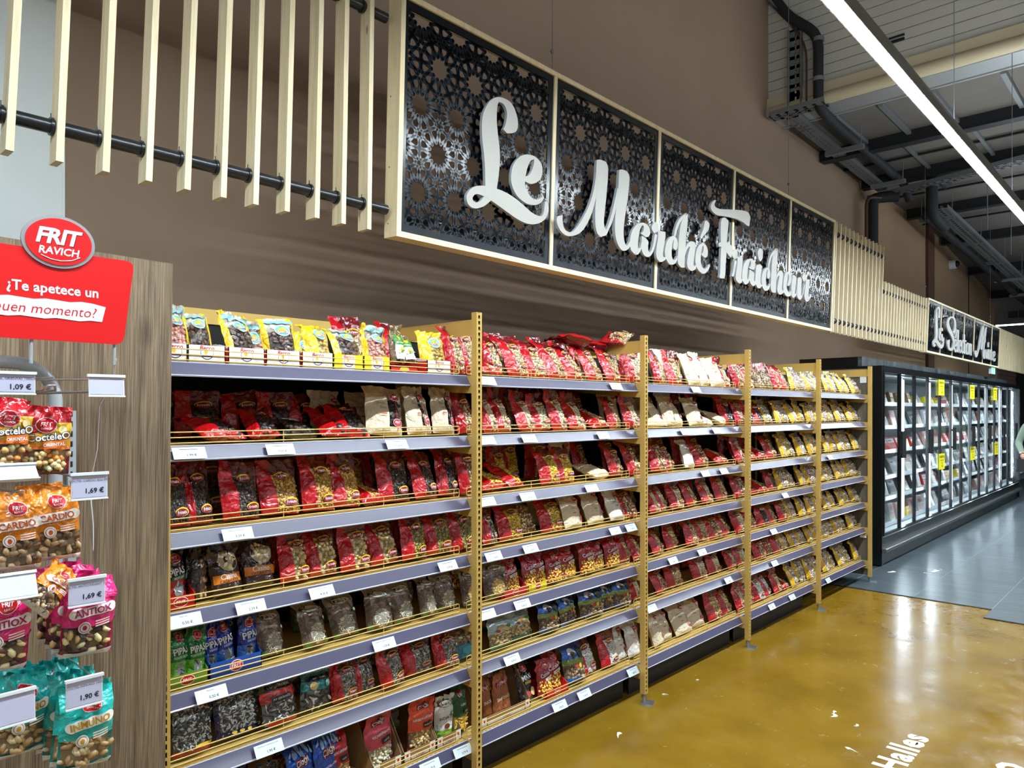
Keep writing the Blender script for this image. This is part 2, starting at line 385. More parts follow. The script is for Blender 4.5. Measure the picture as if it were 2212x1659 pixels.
def pipe(name, label, pts, r, m, n=12):
    P = []
    for i, p in enumerate(pts):     # rounded elbows
        p = Vector(p)
        if 0 < i < len(pts) - 1:
            a = (Vector(pts[i - 1]) - p); b = (Vector(pts[i + 1]) - p); d = min(.14, a.length / 3, b.length / 3)
            q0 = p + a.normalized() * d; q2 = p + b.normalized() * d
            for t in (0, .33, .66, 1): P.append(q0 * (1 - t) ** 2 + p * 2 * t * (1 - t) + q2 * t * t)
        else: P.append(p)
    o = obj(name, MB().tube(P, r, n), M[m]); return tag(o, label, 'pipe')
p1 = pipe('insulated_pipe', 'thick black pipe bent down the bulkhead and along the wall top', [(6.58, .98, 6.05), (6.60, .80, 5.75), (6.60, .49, 5.46), (6.60, .49, 4.72), (7.2, .52, 4.72), (9.70, .52, 4.66), (9.95, .52, 4.50)], .050, 'pipe')
for q in ((6.60, .49, 5.0), (6.60, .49, 5.40)): obj('pipe_clamp', MB().tube([(q[0], q[1], q[2] - .02), (q[0], q[1], q[2] + .02)], .055, 12), M['galv'], p1)
pipe('thin_pipe', 'thin copper pipe beside the thick black pipe on the bulkhead', [(6.62, .86, 5.8), (6.63, .62, 5.40), (6.63, .62, 4.72)], .010, 'copper', 8)
pipe('insulated_pipe', 'black pipe dropping from the tray down behind the short pine slats', [(9.75, .60, 4.52), (9.60, .88, 4.52), (9.60, .88, 3.3)], .075, 'pipe')
pipe('thin_pipe', 'copper pipe running down beside the black drop pipe', [(9.7, .70, 4.50), (9.42, .9, 4.50), (9.42, .9, 3.3)], .022, 'copper', 8)
pipe('insulated_pipe', 'short black pipe loop hanging below the crossing tray', [(10.3, .16, 4.72), (9.75, .2, 4.72), (9.75, .2, 4.20), (10.4, .2, 4.16)], .07, 'pipe')
pipe('insulated_pipe', 'dark pipe running beside the descending cable tray', [(11.2, .62, 4.54), (18.2, .30, 3.92)], .06, 'pipe')
for i, (x, ya, yb, z) in enumerate(((7.66, .384, .80, 4.61), (9.28, .39, .80, 4.60), (11.43, .295, .76, 4.545), (13.03, .22, .66, 4.43), (14.45, .12, .58, 4.31), (15.6, .03, .50, 4.15), (16.9, -.05, .46, 4.02))):
    t = thing('trapeze_hanger', 'grey hanger bar under the ceiling tray, %s along the wall' % nth(i), 'hanger', (x, 0, z), group='trapeze hangers along the tray')
    obj('bar', MB().box(-.022, .022, ya, yb, -.045, 0).box(-.026, .026, ya, yb, -.05, -.045), M['galv'], t)
    for y in (ya + .03, yb - .03): obj('rod', MB().tube([(0, y, -.06), (0, y, .55)], .006, 6), M['galv'], t)
rods = [(10.1, -.35), (10.1, -.8), (12.1, -.3), (12.1, -.75), (14.0, -.5), (14.0, -1.0)]
for i, (x, y) in enumerate(rods):
    o = obj('threaded_rod', MB().tube([(0, 0, -.75), (0, 0, 0)], .006, 6), M['galv'], None, (x, y, 4.72)); tag(o, 'thin threaded rod hanging from the dark purlins, %s from the crossing tray' % nth(i), 'rod', 'threaded rods')
t = thing('dome_camera', 'small white dome camera fixed to the tan wall', 'camera', (14.7, YW - .02, 4.39))
obj('mount', MB().tube([(0, .03, 0), (0, -.08, 0)], .085, 14), M['white_plastic'], t); obj('dome', MB().ball(0, -.08, 0, .060, .06, .060), M['dome'], t)
t = thing('exit_sign', 'small lit green and white exit sign below the far sign', 'sign', (13.86, .24, 2.283))
obj('case', MB().box(-.16, .16, -.02, .02, 0, .115).box(-.02, .02, -.01, .01, .11, .118), M['white_plastic'], t)
eb = MB().add([(-.15, -.021, .01), (.15, -.021, .01), (.15, -.021, .108), (-.15, -.021, .108)], [(0, 1, 2, 3)]); ew = MB()
ew.add([(.02, -.022, .045), (.09, -.022, .045), (.09, -.022, .03), (.13, -.022, .06), (.09, -.022, .09), (.09, -.022, .075), (.02, -.022, .075)], [tuple(range(7))]); ew.add([(-.1, -.022, .03), (-.05, -.022, .03), (-.03, -.022, .09), (-.08, -.022, .09)], [(0, 1, 2, 3)])
obj('lit_face', eb, M['exit_green'], t); obj('pictogram', ew, M['white_plastic'], t)

# ================================================================== SLATS AND SIGNS
TILT = R(2.06)
rs = random.Random(4)
def slat_mesh(h, wdt=.0205, d=.066): return MB().box(0, wdt, 0, d, 0, h)
def slat_screen(name, label, xs, z0, h, tubes, leans=None, y=.2, collar=True):
    t = thing(name, label, 'slat screen', (0, y, z0)); L = {}
    for i, x in enumerate(xs):
        if h not in L: L[h] = slat_mesh(h).mesh('slat', [M['pine']])
        o = obj('slat', L[h], None, t, (x, 0, 0), (TILT, 0, 0) if leans is None else (R(.6), leans[i], 0))
    for zz in tubes:
        ty = .033 - (math.tan(TILT) * (zz - z0) if leans is None else 0)
        ob = obj('tube', MB().tube([(xs[0] - .5 if leans else xs[0], ty, zz - z0), (xs[-1] + .12, ty, zz - z0)], .0215, 14), M['black'], t)
        if collar:
            cm = MB().tube([(-.008, 0, 0), (.0, 0, 0)], .027, 14).tube([(-.004, .0, .026), (-.004, .0, .04)], .0015, 5).mesh('collar', [M['black']])
            for x in xs: obj('collar', cm, None, ob, (x, ty, zz - z0))
    return t
xs = [-.362, -.236, -.109, .019, .143, .268, .388, .513, .640, .760, .884]
lean = [.044, .037, .036, .035, .034, .030, .027, .023, .018, .013, .009]
z0 = 2.404
slat_screen('slat_screen', 'hanging screen of pale pine slats on black tubes before the dark sign', xs, z0, 1.05, (2.512, 3.325), lean)
slat_screen('slat_screen', 'tall close-set pine slats just past the big dark sign', [6.175 + .119 * i for i in range(13)], z0, 1.025, (2.512, 3.325))
slat_screen('slat_screen', 'lower close-set pine slats between the tall slats and the far sign', [7.72 + .1095 * i for i in range(16)], z0, .665, (2.512, 2.96))
slat_screen('slat_screen', 'pine slats beyond the far dark sign', [14.22 + .108 * i for i in range(46)], z0, .69, (2.512, 2.96), collar=False)

def polys_in_contact(wd, ht, edge, th, border=.035):
    """star and rosette strap pattern of a 4.6.12 tiling as thin bars inside a wd x ht panel"""
    segs = []; P = edge * (3 + 3 ** .5)       # distance between dodecagon centres
    def poly(cx, cz, n, rot):
        r = edge / (2 * math.sin(math.pi / n)); V = [(cx + r * math.cos(rot + 2 * math.pi * i / n), cz + r * math.sin(rot + 2 * math.pi * i / n)) for i in range(n)]
        Mi = [((V[i][0] + V[(i + 1) % n][0]) / 2, (V[i][1] + V[(i + 1) % n][1]) / 2) for i in range(n)]
        for i in range(n):
            A = np.array(Mi[i]); B = np.array(Mi[(i + 1) % n]); c = np.array((cx, cz)); mid = (A + B) / 2
            k = {12: .60, 6: .50, 4: .36}[n]
            q = c + (mid - c) * k; segs.append((A, q)); segs.append((q, B))
    rows = int(ht / (P * .866)) + 3; cols = int(wd / P) + 3
    hexes = set(); sq = set()
    for r in range(-1, rows):
        for c in range(-1, cols):
            cx = c * P + (r % 2) * P / 2; cz = r * P * .866
            poly(cx, cz, 12, R(15))
            for a in (30, 90): poly(cx + P / 3 ** .5 * math.cos(R(a)), cz + P / 3 ** .5 * math.sin(R(a)), 6, R(0 if 1 else 30))
            for a in (0, 60, 120): poly(cx + P / 2 * math.cos(R(a)), cz + P / 2 * math.sin(R(a)), 4, R(a + 45))
    mb = MB(); x0, x1, z0, z1 = border, wd - border, border, ht - border
    for A, B in segs:
        d = B - A; t0, t1 = 0., 1.; ok = True
        for p, q, lo, hi in ((A[0], d[0], x0, x1), (A[1], d[1], z0, z1)):
            if abs(q) < 1e-9:
                if p < lo or p > hi: ok = False
                continue
            a, b = (lo - p) / q, (hi - p) / q
            if a > b: a, b = b, a
            t0 = max(t0, a); t1 = min(t1, b)
        if not ok or t1 - t0 < .05: continue
        a = A + d * t0; b = A + d * t1; n = np.array((-d[1], d[0])) / np.linalg.norm(d) * th / 2; e = d / np.linalg.norm(d) * th * .3
        a = a - e; b = b + e
        q = [a - n, b - n, b + n, a + n]
        mb.add([(p[0], 0, p[1]) for p in q] + [(p[0], .006, p[1]) for p in q], [(0, 1, 2, 3)]); mb.add([(p[0], 0, p[1]) for p in q] + [(p[0], .006, p[1]) for p in q], [(0, 4, 5, 1), (1, 5, 6, 2), (2, 6, 7, 3), (3, 7, 4, 0)], 1)
    for bx in ((0, border, 0, ht), (wd - border, wd, 0, ht), (border, wd - border, 0, border), (border, wd - border, ht - border, ht)): mb.box(bx[0], bx[1], -.0003, .0063, bx[2], bx[3])
    return mb
def catmull(P, n):
    P = np.array(P, float); Q = np.vstack([2 * P[0] - P[1], P, 2 * P[-1] - P[-2]]); out = []
    for i in range(1, len(Q) - 2):
        a, b, c, d = Q[i - 1:i + 3]
        for s in range(n):
            t = s / n; out.append(.5 * (2 * b + (c - a) * t + (2 * a - 5 * b + 4 * c - d) * t * t + (3 * b - a - 3 * c + d) * t ** 3))
    out.append(P[-1]); return np.array(out)
LET = {1: [], 2: []}
for l in """L 1|591 603 620 592;604 626 678 615;614 665 694 656;613 696 681 700;591 721 649 739;560 722 602 750;554 718 539 739;547 692 485 693;546 633 452 622;557 566 452 537;571 499 467 456;573 436 476 393;567 368 480 336;555 306 482 305|485 312 476 260;428 299 446 263;389 277 419 259;363 241 402 242;370 208 404 229;400 193 423 222;442 200 449 233;485 222 470 256;523 254 500 282|485 310 473 261;558 314 521 251;619 310 581 234;684 297 646 215;746 276 712 198;803 254 774 191;854 245 837 199;887 251 894 224;902 272 926 255;907 307 938 291;910 327 931 329
e 1|756 417 754 394;783 432 804 393;804 460 857 420;816 491 883 462;819 515 876 506;815 516 833 532;808 514 773 530;787 497 718 508;768 459 669 456;758 416 654 396;756 378 664 352;778 342 702 311;819 322 770 289;857 328 840 296;883 344 884 319;893 355 902 344
M 1|1055 287 1014 272;1054 265 1007 253;1063 233 1018 225;1083 214 1046 200;1115 209 1089 186;1148 220 1144 194;1185 253 1209 223;1228 305 1264 277;1271 369 1307 348;1308 447 1338 429;1328 521 1364 505;1337 594 1390 589|1337 644 1363 653;1336 625 1418 654;1335 593 1442 629;1340 541 1445 566;1343 486 1439 503;1340 429 1434 449;1336 372 1426 390;1338 319 1419 335;1346 275 1422 300;1365 243 1433 282;1402 231 1439 279|1378 231 1426 293;1438 247 1441 282;1464 279 1454 298;1499 335 1474 338;1527 403 1501 408;1545 472 1520 467;1561 534 1539 536|1551 641 1575 649;1550 623 1627 650;1549 590 1655 625;1547 538 1653 565;1542 482 1645 500;1532 422 1632 435;1526 366 1620 377;1525 311 1613 320;1533 262 1618 262;1555 222 1636 229;1592 194 1653 227;1632 192 1665 238;1670 211 1680 255;1696 237 1693 259
a 1|1793 323 1807 318;1816 336 1863 311;1826 353 1895 334;1826 365 1891 361;1817 373 1864 386;1809 372 1813 389;1795 357 1755 370;1779 324 1713 334;1772 285 1689 287;1767 251 1685 240;1770 232 1698 207;1779 224 1735 189|1775 233 1740 188;1789 234 1772 194;1798 251 1798 220;1802 271 1816 254|1805 307 1818 309;1805 290 1854 300;1805 266 1879 285;1804 241 1876 258;1815 215 1881 234;1839 197 1891 224;1875 193 1901 227;1905 204 1918 245;1935 234 1932 276;1956 279 1940 305;1969 321 1945 331;1976 342 1952 349
r 1|1937 414 1971 422;1913 387 1988 406;1917 365 1992 379;1944 348 2006 377|1979 371 2065 380;1987 344 2071 370;1981 303 2066 323;1972 262 2055 276;1971 228 2049 243;1984 199 2055 224;2022 185 2066 221;2065 199 2082 227;2094 222 2089 244
c 1|2173 292 2199 286;2169 306 2220 303;2171 327 2223 335;2175 345 2208 362;2172 347 2174 372;2162 331 2127 355;2155 304 2090 319;2152 271 2074 279;2155 245 2073 241;2168 224 2094 210;2188 223 2126 189;2207 236 2165 189;2221 253 2201 203;2226 254 2225 230
h 1|2174 371 2202 376;2184 413 2211 412;2208 462 2234 455;2248 504 2264 488;2321 548 2295 502|2266 493 2338 547;2249 449 2335 470;2237 382 2326 397;2231 310 2321 325;2229 239 2318 253;2237 205 2317 217;2274 187 2316 192|2318 318 2318 268;2340 346 2337 306;2369 367 2362 333;2404 378 2374 338;2435 374 2374 330;2449 352 2369 315;2442 308 2356 283;2435 271 2347 245;2430 236 2348 215;2439 221 2368 191;2454 223 2417 185;2468 239 2464 205
e 1|2535 315 2532 308;2553 329 2584 297;2561 352 2617 320;2560 368 2615 360;2552 372 2584 386;2546 371 2543 385;2539 354 2497 366;2531 325 2466 327;2526 294 2454 273;2528 263 2462 235;2543 235 2495 203;2576 221 2553 187;2607 231 2603 198;2632 250 2643 229;2644 262 2657 259|2564 542 2592 549;2559 518 2629 534;2543 478 2619 495;2520 443 2573 453;2507 418 2528 417
F 1|2714 710 2693 709;2699 692 2652 679;2692 675 2640 650;2717 662 2667 625;2778 664 2732 613;2860 678 2822 623;2961 696 2931 636;3065 714 3035 642;3154 726 3125 639;3210 724 3189 628;3244 702 3228 628;3245 686 3235 633|2819 612 2847 619;2799 593 2882 611;2791 564 2905 599;2794 495 2893 513;2803 431 2887 449;2811 409 2891 422;2806 381 2889 374;2805 303 2884 315;2805 225 2882 236;2797 193 2873 199;2828 190 2865 194|2766 421 2772 403;2790 435 2804 406;2876 451 2838 402;2936 447 2881 385;2974 428 2912 370;2981 397 2943 357;2968 363 2958 354
r 1|3001 416 3046 427;2980 393 3062 409;2985 367 3064 379;3016 351 3083 378|3016 345 3052 344;3006 295 3039 300;2993 252 3023 256;2977 225 3008 227|3057 374 3138 386;3062 346 3143 370;3055 302 3139 314;3045 259 3132 271;3042 228 3128 243;3056 203 3135 225;3097 189 3152 229;3137 198 3165 241
a 1|3252 327 3266 320;3275 340 3330 320;3284 360 3356 345;3280 375 3344 372;3274 380 3310 395;3269 378 3268 395;3256 362 3206 373;3241 329 3168 337;3233 291 3147 291;3229 253 3144 245;3234 237 3160 213;3241 235 3206 195;3251 250 3247 209;3259 276 3272 240|3260 310 3274 312;3260 294 3331 304;3260 270 3347 288;3265 239 3343 253;3289 211 3351 241;3332 199 3365 241;3378 216 3382 255
i 1|3395 368 3435 377;3371 348 3471 368;3368 303 3465 316;3364 258 3458 271;3374 225 3464 240;3405 197 3480 229;3442 194 3494 240;3485 214 3507 258|3418 494 3447 500;3394 468 3476 484;3394 442 3482 456;3410 413 3479 430;3433 399 3451 402
c 1|3573 292 3600 287;3569 311 3625 309;3573 338 3626 345;3579 352 3605 368;3572 354 3574 373;3558 336 3511 348;3553 303 3481 306;3552 270 3474 260;3562 239 3492 218;3582 227 3524 193;3604 235 3570 191;3622 250 3607 206;3633 256 3631 238
h 1|3578 364 3608 372;3583 404 3614 402;3609 460 3633 447;3652 502 3654 476;3727 548 3699 500|3661 484 3749 547;3653 440 3746 461;3647 368 3741 381;3642 295 3739 308;3643 230 3741 242;3661 199 3741 209;3694 191 3741 196|3741 328 3741 282;3767 358 3762 321;3801 378 3789 338;3837 384 3797 339;3863 368 3794 325;3866 341 3784 297;3858 290 3771 259;3853 249 3766 222;3863 227 3793 195;3879 232 3838 192;3898 255 3893 217
e 1|3953 289 3959 276;3969 304 4004 288;3983 333 4036 319;3985 361 4040 361;3975 373 4012 392;3967 372 3969 394;3961 344 3912 375;3952 309 3891 335;3946 274 3880 276;3957 252 3892 227;3984 233 3936 198;4009 232 3995 196;4033 247 4049 215;4053 270 4077 245
u 1|4052 376 4090 385;4058 357 4135 370;4045 314 4135 325;4040 269 4126 279;4044 224 4120 244;4068 200 4130 229;4107 197 4142 243;4152 227 4156 283|4183 375 4223 384;4163 357 4251 372;4165 329 4249 340;4161 276 4249 287;4166 228 4249 248;4186 203 4259 232;4240 197 4276 244;4286 238 4298 304;4320 313 4312 348
r 1|4278 421 4327 431;4262 394 4340 408;4269 374 4345 386;4298 353 4355 382|4341 380 4422 391;4340 348 4426 370;4330 307 4417 318;4321 257 4407 274;4328 222 4414 246;4358 197 4429 242;4405 199 4446 257;4453 233 4454 269;4474 264 4469 270
L 2|329 463 424 472;338 550 428 559;310 582 387 601;292 580 317 607;260 542 211 566;297 448 186 484;326 336 206 354;333 221 233 242;309 161 227 184|303 195 314 127;194 176 212 137;125 126 191 124;142 87 199 108;199 78 210 106;272 107 236 122|281 194 280 130;400 162 352 101;497 133 459 81;568 129 541 76;612 147 642 107;628 195 684 169;634 231 675 228
a 2|462 347 566 355;505 298 603 317;477 331 418 337;463 271 400 272;472 213 409 203;509 199 456 171|512 257 591 275;521 199 596 217;556 172 621 207;618 183 648 244
S 2|867 212 988 227;844 168 988 184;882 123 989 148;962 85 1019 119;1089 80 1083 114;1212 107 1155 140;1265 178 1171 197;1252 251 1111 248;1178 308 1029 284;1095 344 923 319;1013 380 817 364;916 433 780 409;920 481 801 459;989 518 866 512;1063 528 1035 546;1155 515 1188 548;1202 470 1290 502;1212 409 1316 442;1193 370 1307 373;1119 352 1216 311
e 2|1294 161 1322 151;1354 196 1410 175;1347 233 1401 231;1325 238 1342 261;1297 217 1243 232;1295 155 1237 145;1330 108 1266 98;1370 101 1349 74;1419 126 1437 102|1345 395 1411 397;1310 324 1370 329;1275 272 1341 270
l 2|1404 394 1491 401;1410 300 1500 307;1424 176 1517 182;1423 101 1516 106;1468 77 1532 95
e 2|1598 181 1614 169;1620 214 1679 193;1627 253 1669 249;1608 251 1616 268;1575 236 1527 246;1572 173 1525 164;1605 112 1543 108;1639 104 1622 78;1683 135 1708 105
c 2|1769 231 1812 227;1774 253 1807 252;1751 255 1754 268;1727 234 1676 237;1725 164 1679 161;1755 108 1700 105;1784 103 1777 80;1824 131 1848 107
t 2|1782 360 1872 367;1800 265 1895 271;1811 169 1907 175;1823 105 1917 117;1873 79 1953 106|1733 279 1736 260;1972 287 1976 264
i 2|1938 235 2024 241;1947 158 2030 163;1956 107 2033 111;1996 79 2078 107
o 2|2108 102 2103 82;2045 125 1998 115;2041 197 1989 193;2074 238 2070 261;2115 221 2172 231;2136 143 2189 140;2108 102 2117 83
n 2|2188 259 2256 263;2198 173 2266 178;2207 91 2272 95|2258 217 2254 190;2288 252 2284 225;2340 249 2302 226;2349 169 2289 166;2359 83 2298 86
M 2|2563 176 2719 182;2558 121 2716 164;2645 75 2749 159;2767 99 2774 192;2901 237 2814 266;2987 382 2884 409;3042 526 2972 541;3096 586 3034 595|3006 571 3139 575;3013 419 3122 427;2989 292 3087 298;2988 215 3070 217|3004 216 3076 220;3090 368 3166 374;3220 561 3304 568|3249 585 3357 597;3238 471 3329 478;3166 324 3273 332;3137 217 3244 224;3148 126 3262 133;3198 83 3302 106;3315 89 3347 137
a 2|3364 188 3401 176;3367 224 3404 212;3357 223 3353 244;3327 200 3267 211;3331 129 3274 126;3356 109 3316 86|3361 202 3454 208;3369 131 3462 136;3408 90 3495 109
r 2|3440 243 3516 247;3464 208 3534 212|3464 208 3548 228;3469 137 3549 141;3507 88 3579 114
i 2|3542 256 3641 262;3553 170 3648 175;3583 92 3679 112|3513 362 3604 372;3505 318 3599 325;3512 283 3600 289
n 2|3669 249 3751 254;3674 170 3756 174;3684 90 3762 94|3747 218 3743 188;3785 264 3780 234;3846 267 3797 242;3866 173 3783 168;3873 107 3811 89;3930 132 3936 103
e 2|4016 166 4038 149;4082 207 4143 188;4076 237 4125 240;4039 235 4042 253;4007 210 3931 214;4004 136 3932 125;4048 105 3996 84;4103 111 4109 83;4160 144 4189 116""".strip().split('\n'):
    hd, *st = l.split('|'); nm, k = hd.split(); LET[int(k)].append((nm, [[[float(v) / 1000 for v in q.split()] for q in s.split(';')] for s in st]))
def letter_mesh(strokes, y0, y1, n):
    mb = MB()
    for j, st in enumerate(strokes):
        S = catmull(st, n); k = len(S); yo = y0 - .0006 * j
        vs = [(a[0], yo, a[1]) for a in S] + [(a[2], yo, a[3]) for a in S]; vb = [(p[0], y1, p[2]) for p in vs]
        area = sum((S[i + 1][0] - S[i][0]) * (S[i][3] - S[i][1]) - (S[i + 1][1] - S[i][1]) * (S[i][2] - S[i][0]) for i in range(k - 1))
        fr = [(i, i + 1, k + i + 1, k + i) if area > 0 else (i, k + i, k + i + 1, i + 1) for i in range(k - 1)]
        mb.add(vs, fr, 0)
        sd = [(i, i + 1, 2 * k + i + 1, 2 * k + i) for i in range(k - 1)] + [(k + i, k + i + 1, 3 * k + i + 1, 3 * k + i) for i in range(k - 1)] + [(0, k, 3 * k, 2 * k), (k - 1, 2 * k - 1, 4 * k - 1, 3 * k - 1)]
        mb.add(vs + vb, sd, 1)
    return mb
def sign(name, label, x0, npan, pw, ht, letters, nsub, edge):
    t = thing(name, label, 'sign', (x0, .2, 2.4), (TILT, 0, 0)); W = npan * pw
    fw = .024
    obj('frame_rail', MB().box(0, W, -.006, .08, 0, fw), M['pine_light'], t); obj('frame_rail', MB().box(0, W, -.006, .08, ht - fw, ht), M['pine_light'], t)
    pm = polys_in_contact(pw - .024, ht - 2 * fw, edge, .0145).mesh('perforated_panel', [M['panel_black'], M['blackmatt']])
    for i in range(npan + 1):
        x = i * pw; a, b = (0, .024) if i == 0 else (pw * npan - .024, pw * npan) if i == npan else (x - .012, x + .012)
        st = obj('frame_stile', MB().box(a, b, -.006 if i in (0, npan) else -.004, .08, fw, ht - fw), M['pine_light'], t)
        if i == 0 and x0 < 3:
            for z in (.06, .30, .6): obj('screw_hole', MB().tube([(a - .0006, .055, z), (a + .001, .055, z)], .004, 8), M['cardboard'], st)
    for i in range(npan): obj('perforated_panel', pm, None, t, (i * pw + .012, .004, fw))
    for z in (.11, .92 * ht - .02): obj('back_tube', MB().tube([(.02, .06, z), (W - .02, .06, z)], .0215, 12), M['black'], t)
    g = Matrix.Identity(4)
    for nm, st in letters:
        o = obj('letter', letter_mesh(st, -.045, -.029, nsub), [M['white_letter'], M['letter_side']], t)
    return t
sign('market_sign', 'big dark pierced sign with white script Le Marché Fraicheur in pine frame', 1.03, 5, 1.021, 1.03, LET[1], 4, .046)
sign('market_sign', 'far dark pierced sign with white script La Sélection Marine in pine frame', 9.47, 7, .674, .69, LET[2], 2, .046)
for i, (x, y, z0_, z1_) in enumerate(((2.09, .2, 3.41, 6.3), (5.2, .2, 3.41, 6.3), (9.5, .2, 3.08, 4.8), (13.6, .2, 3.08, 4.8))):
    o = obj('suspension_cable', MB().tube([(0, 0, 0), (0, 0, z1_ - z0_)], .0022, 5).ball(0, 0, .16, .012, .012, .012, 8, 6), M['galv'], None, (x, y + .02, z0_))
    tag(o, ['thin cable with a knob above the first joint of the big sign', 'thin cable above the far half of the big sign', 'thin cable holding the near end of the far sign', 'thin cable holding the far end of the far sign'][i], 'cable', 'sign cables')

# ================================================================== SHELVING
BW = 1.33
ZS = [1.813, 1.546, 1.271, 1.020, .7645, .521, .202]
BAYN = ['first bay', 'second bay', 'third bay', 'fourth bay', 'last bay']
def rackpart(mb): return mb
face = MB()
for a, b in ((-.016, -.006), (.006, .016)): face.box(a, b, 0, .002, .05, 2.088)
for i in range(82): face.box(-.006, .006, 0, .002, .05 + i * .025, .05 + i * .025 + .009).box(-.001, .001, .0, .002, .05 + i * .025, .05 + i * .025 + .014)
face_m = face.mesh('slotted_face', [M['gold']])
chan_m = MB().box(-.016, -.0135, .002, .032, .05, 2.088).box(.0135, .016, .002, .032, .05, 2.088).box(-.0135, .0135, .027, .032, .05, 2.088).mesh('channel', [M['gold']])
dark_m = MB().box(-.0135, .0135, .010, .012, .055, 2.085).mesh('channel_shadow', [M['blackmatt']])  # black strip stands for the shade behind the slots
foot_m = MB().tube([(0, .016, 0.004), (0, .016, .06)], .008, 10).tube([(0, .016, .026), (0, .016, .036)], .016, 6).mesh('levelling_foot', [M['zinc']])
plate_m = MB().prism([(-.05, .0), (-.035, .006), (-.02, .004), (.02, .012), (.05, .0), (.05, -.001), (-.05, -.001)], -.035, .03, ax='y').mesh('foot_plate', [M['zinc']])
brace_m = MB().box(-.0015, .0015, .032, .56, 1.99, 2.06).box(-.003, .003, .032, .56, 2.056, 2.06).tube([(-.004, .07, 2.028), (.004, .07, 2.028)], .005, 8).mesh('top_brace', [M['gold']])
back_m = MB().box(-.016, .016, .56, .60, 0, 2.06).mesh('rear_channel', [M['gold']])
for k in range(6):
    p = thing('shelving_post', 'gold slotted shelving post, %s' % ['at the wood panel edge', 'between first and second bays', 'between second and third bays', 'between third and fourth bays', 'between fourth and last bays', 'beside the black freezer end'][k], 'post', (k * BW, 0, 0))
    for nm, me in (('channel', chan_m), ('slotted_face', face_m), ('inner_strip', dark_m), ('levelling_foot', foot_m), ('foot_plate', plate_m), ('top_brace', brace_m), ('rear_channel', back_m)):
        obj(nm, me, None, p, (0, -.01, .0) if nm == 'foot_plate' else (0, 0, 0), (0, 0, .3) if nm == 'foot_plate' else None)
SX0, SX1 = .007, BW - .004
L = SX1 - SX0
board_m = MB().box(0, L, .112, .555, -.014, 0).mesh('board', [M['gold']])
lip = MB().box(0, L, .0765, .079, -.004, 0).box(0, L, .0875, .112, -.004, 0).box(0, L, .076, .079, -.03, 0); n = int(L / .025)
for i in range(n): lip.box(i * .025, i * .025 + .014, .079, .0875, -.004, 0)
lip_m = lip.mesh('perforated_lip', [M['gold']])
rail_m = MB().prism([(.0755, .001), (.0495, -.042), (.0525, -.043), (.0775, -.002)], 0, L, ax='x').mesh('price_rail', [M['rail']])
re_m = MB().prism([(.0765, .003), (.0735, .001), (.0755, -.004), (.079, -.002)], 0, L, ax='x').prism([(.0500, -.039), (.0472, -.042), (.0492, -.0455), (.0535, -.044)], 0, L, ax='x').mesh('rail_edge', [M['rail_edge']])
g = MB(); YG = .0915; gx0, gx1 = .004, L - .03
for z in (.045, .028, .010): g.tube([(gx0 + .006, YG, z), (gx1 - .006, YG, z)], .0022, 6)
for x in (gx0 + .03, L / 3, 2 * L / 3, gx1 - .03): g.tube([(x, YG + .002, .0), (x, YG + .002, .046)], .0018, 6)
for x, s in ((gx0, 1), (gx1, -1)): g.tube([(x + s * .008, YG, .045), (x + s * .002, YG, .043), (x, YG, .037), (x, YG, .018), (x + s * .002, YG, .012), (x + s * .008, YG, .010)], .0018, 6)
guard_m = g.mesh('wire_guard', [M['gold_wire']])
brk_m = MB().prism([(.034, .002), (.55, .002), (.55, -.035), (.16, -.072), (.034, -.078)], -.0012, .0012, ax='x').tube([(-.003, .06, -.03), (.003, .06, -.03)], .004, 6).tube([(-.003, .06, -.06), (.003, .06, -.06)], .004, 6).mesh('bracket', [M['gold']])
for b in range(5):
    for k in range(7):
        s = thing('shelf', 'gold metal shelf with lilac price rail, %s down in the %s' % (nth(k), BAYN[b]), 'shelf', (b * BW + SX0, 0, ZS[k]))
        for nm, me in (('board', board_m), ('perforated_lip', lip_m), ('price_rail', rail_m), ('wire_guard', guard_m)):
            o = obj(nm, me, None, s)
            if nm == 'price_rail': obj('rail_edge', re_m, None, o)
        for x in (-.004, L + .001): obj('bracket', brk_m, None, s, (x, 0, 0))
    o = thing('shelving_back_panel', 'dark back panel behind the bags of the %s' % BAYN[b], 'panel', (b * BW, 0, 0))
    obj('panel', MB().box(.02, BW - .02, .562, .575, .02, 2.0), M['dark_back'], o); obj('top_strip', MB().box(.016, BW - .016, .556, .57, 2.0, 2.058), M['gold'], o)
    obj('shade_plate', MB().box(.03, BW - .03, .14 if b < 4 else .30, .145 if b < 4 else .305, .0, .17), M['blackmatt'], o)  # black plate added to stand for the shade under the lowest shelf
e = thing('end_panel', 'grey oak end panel closing the last bay beside the freezer', 'panel', (5 * BW, 0, 0))
obj('board', MB().box(.018, .036, .036, .60, .06, 2.07), M['grey_oak'], e)
for z in (1.93, .42): obj('small_box', MB().bevbox(.002, .018, .05, .11, z, z + .075), M['white_plastic'], e)
wp = tag(obj('wood_panel', MB().bevbox(-1.7, 0, 0, .02, -2.088, 0), M['oak'], None, (.003, -.054, 2.096), (0, .0155, 0)), 'tall brown oak grain panel beside the first bay of shelving', 'panel')

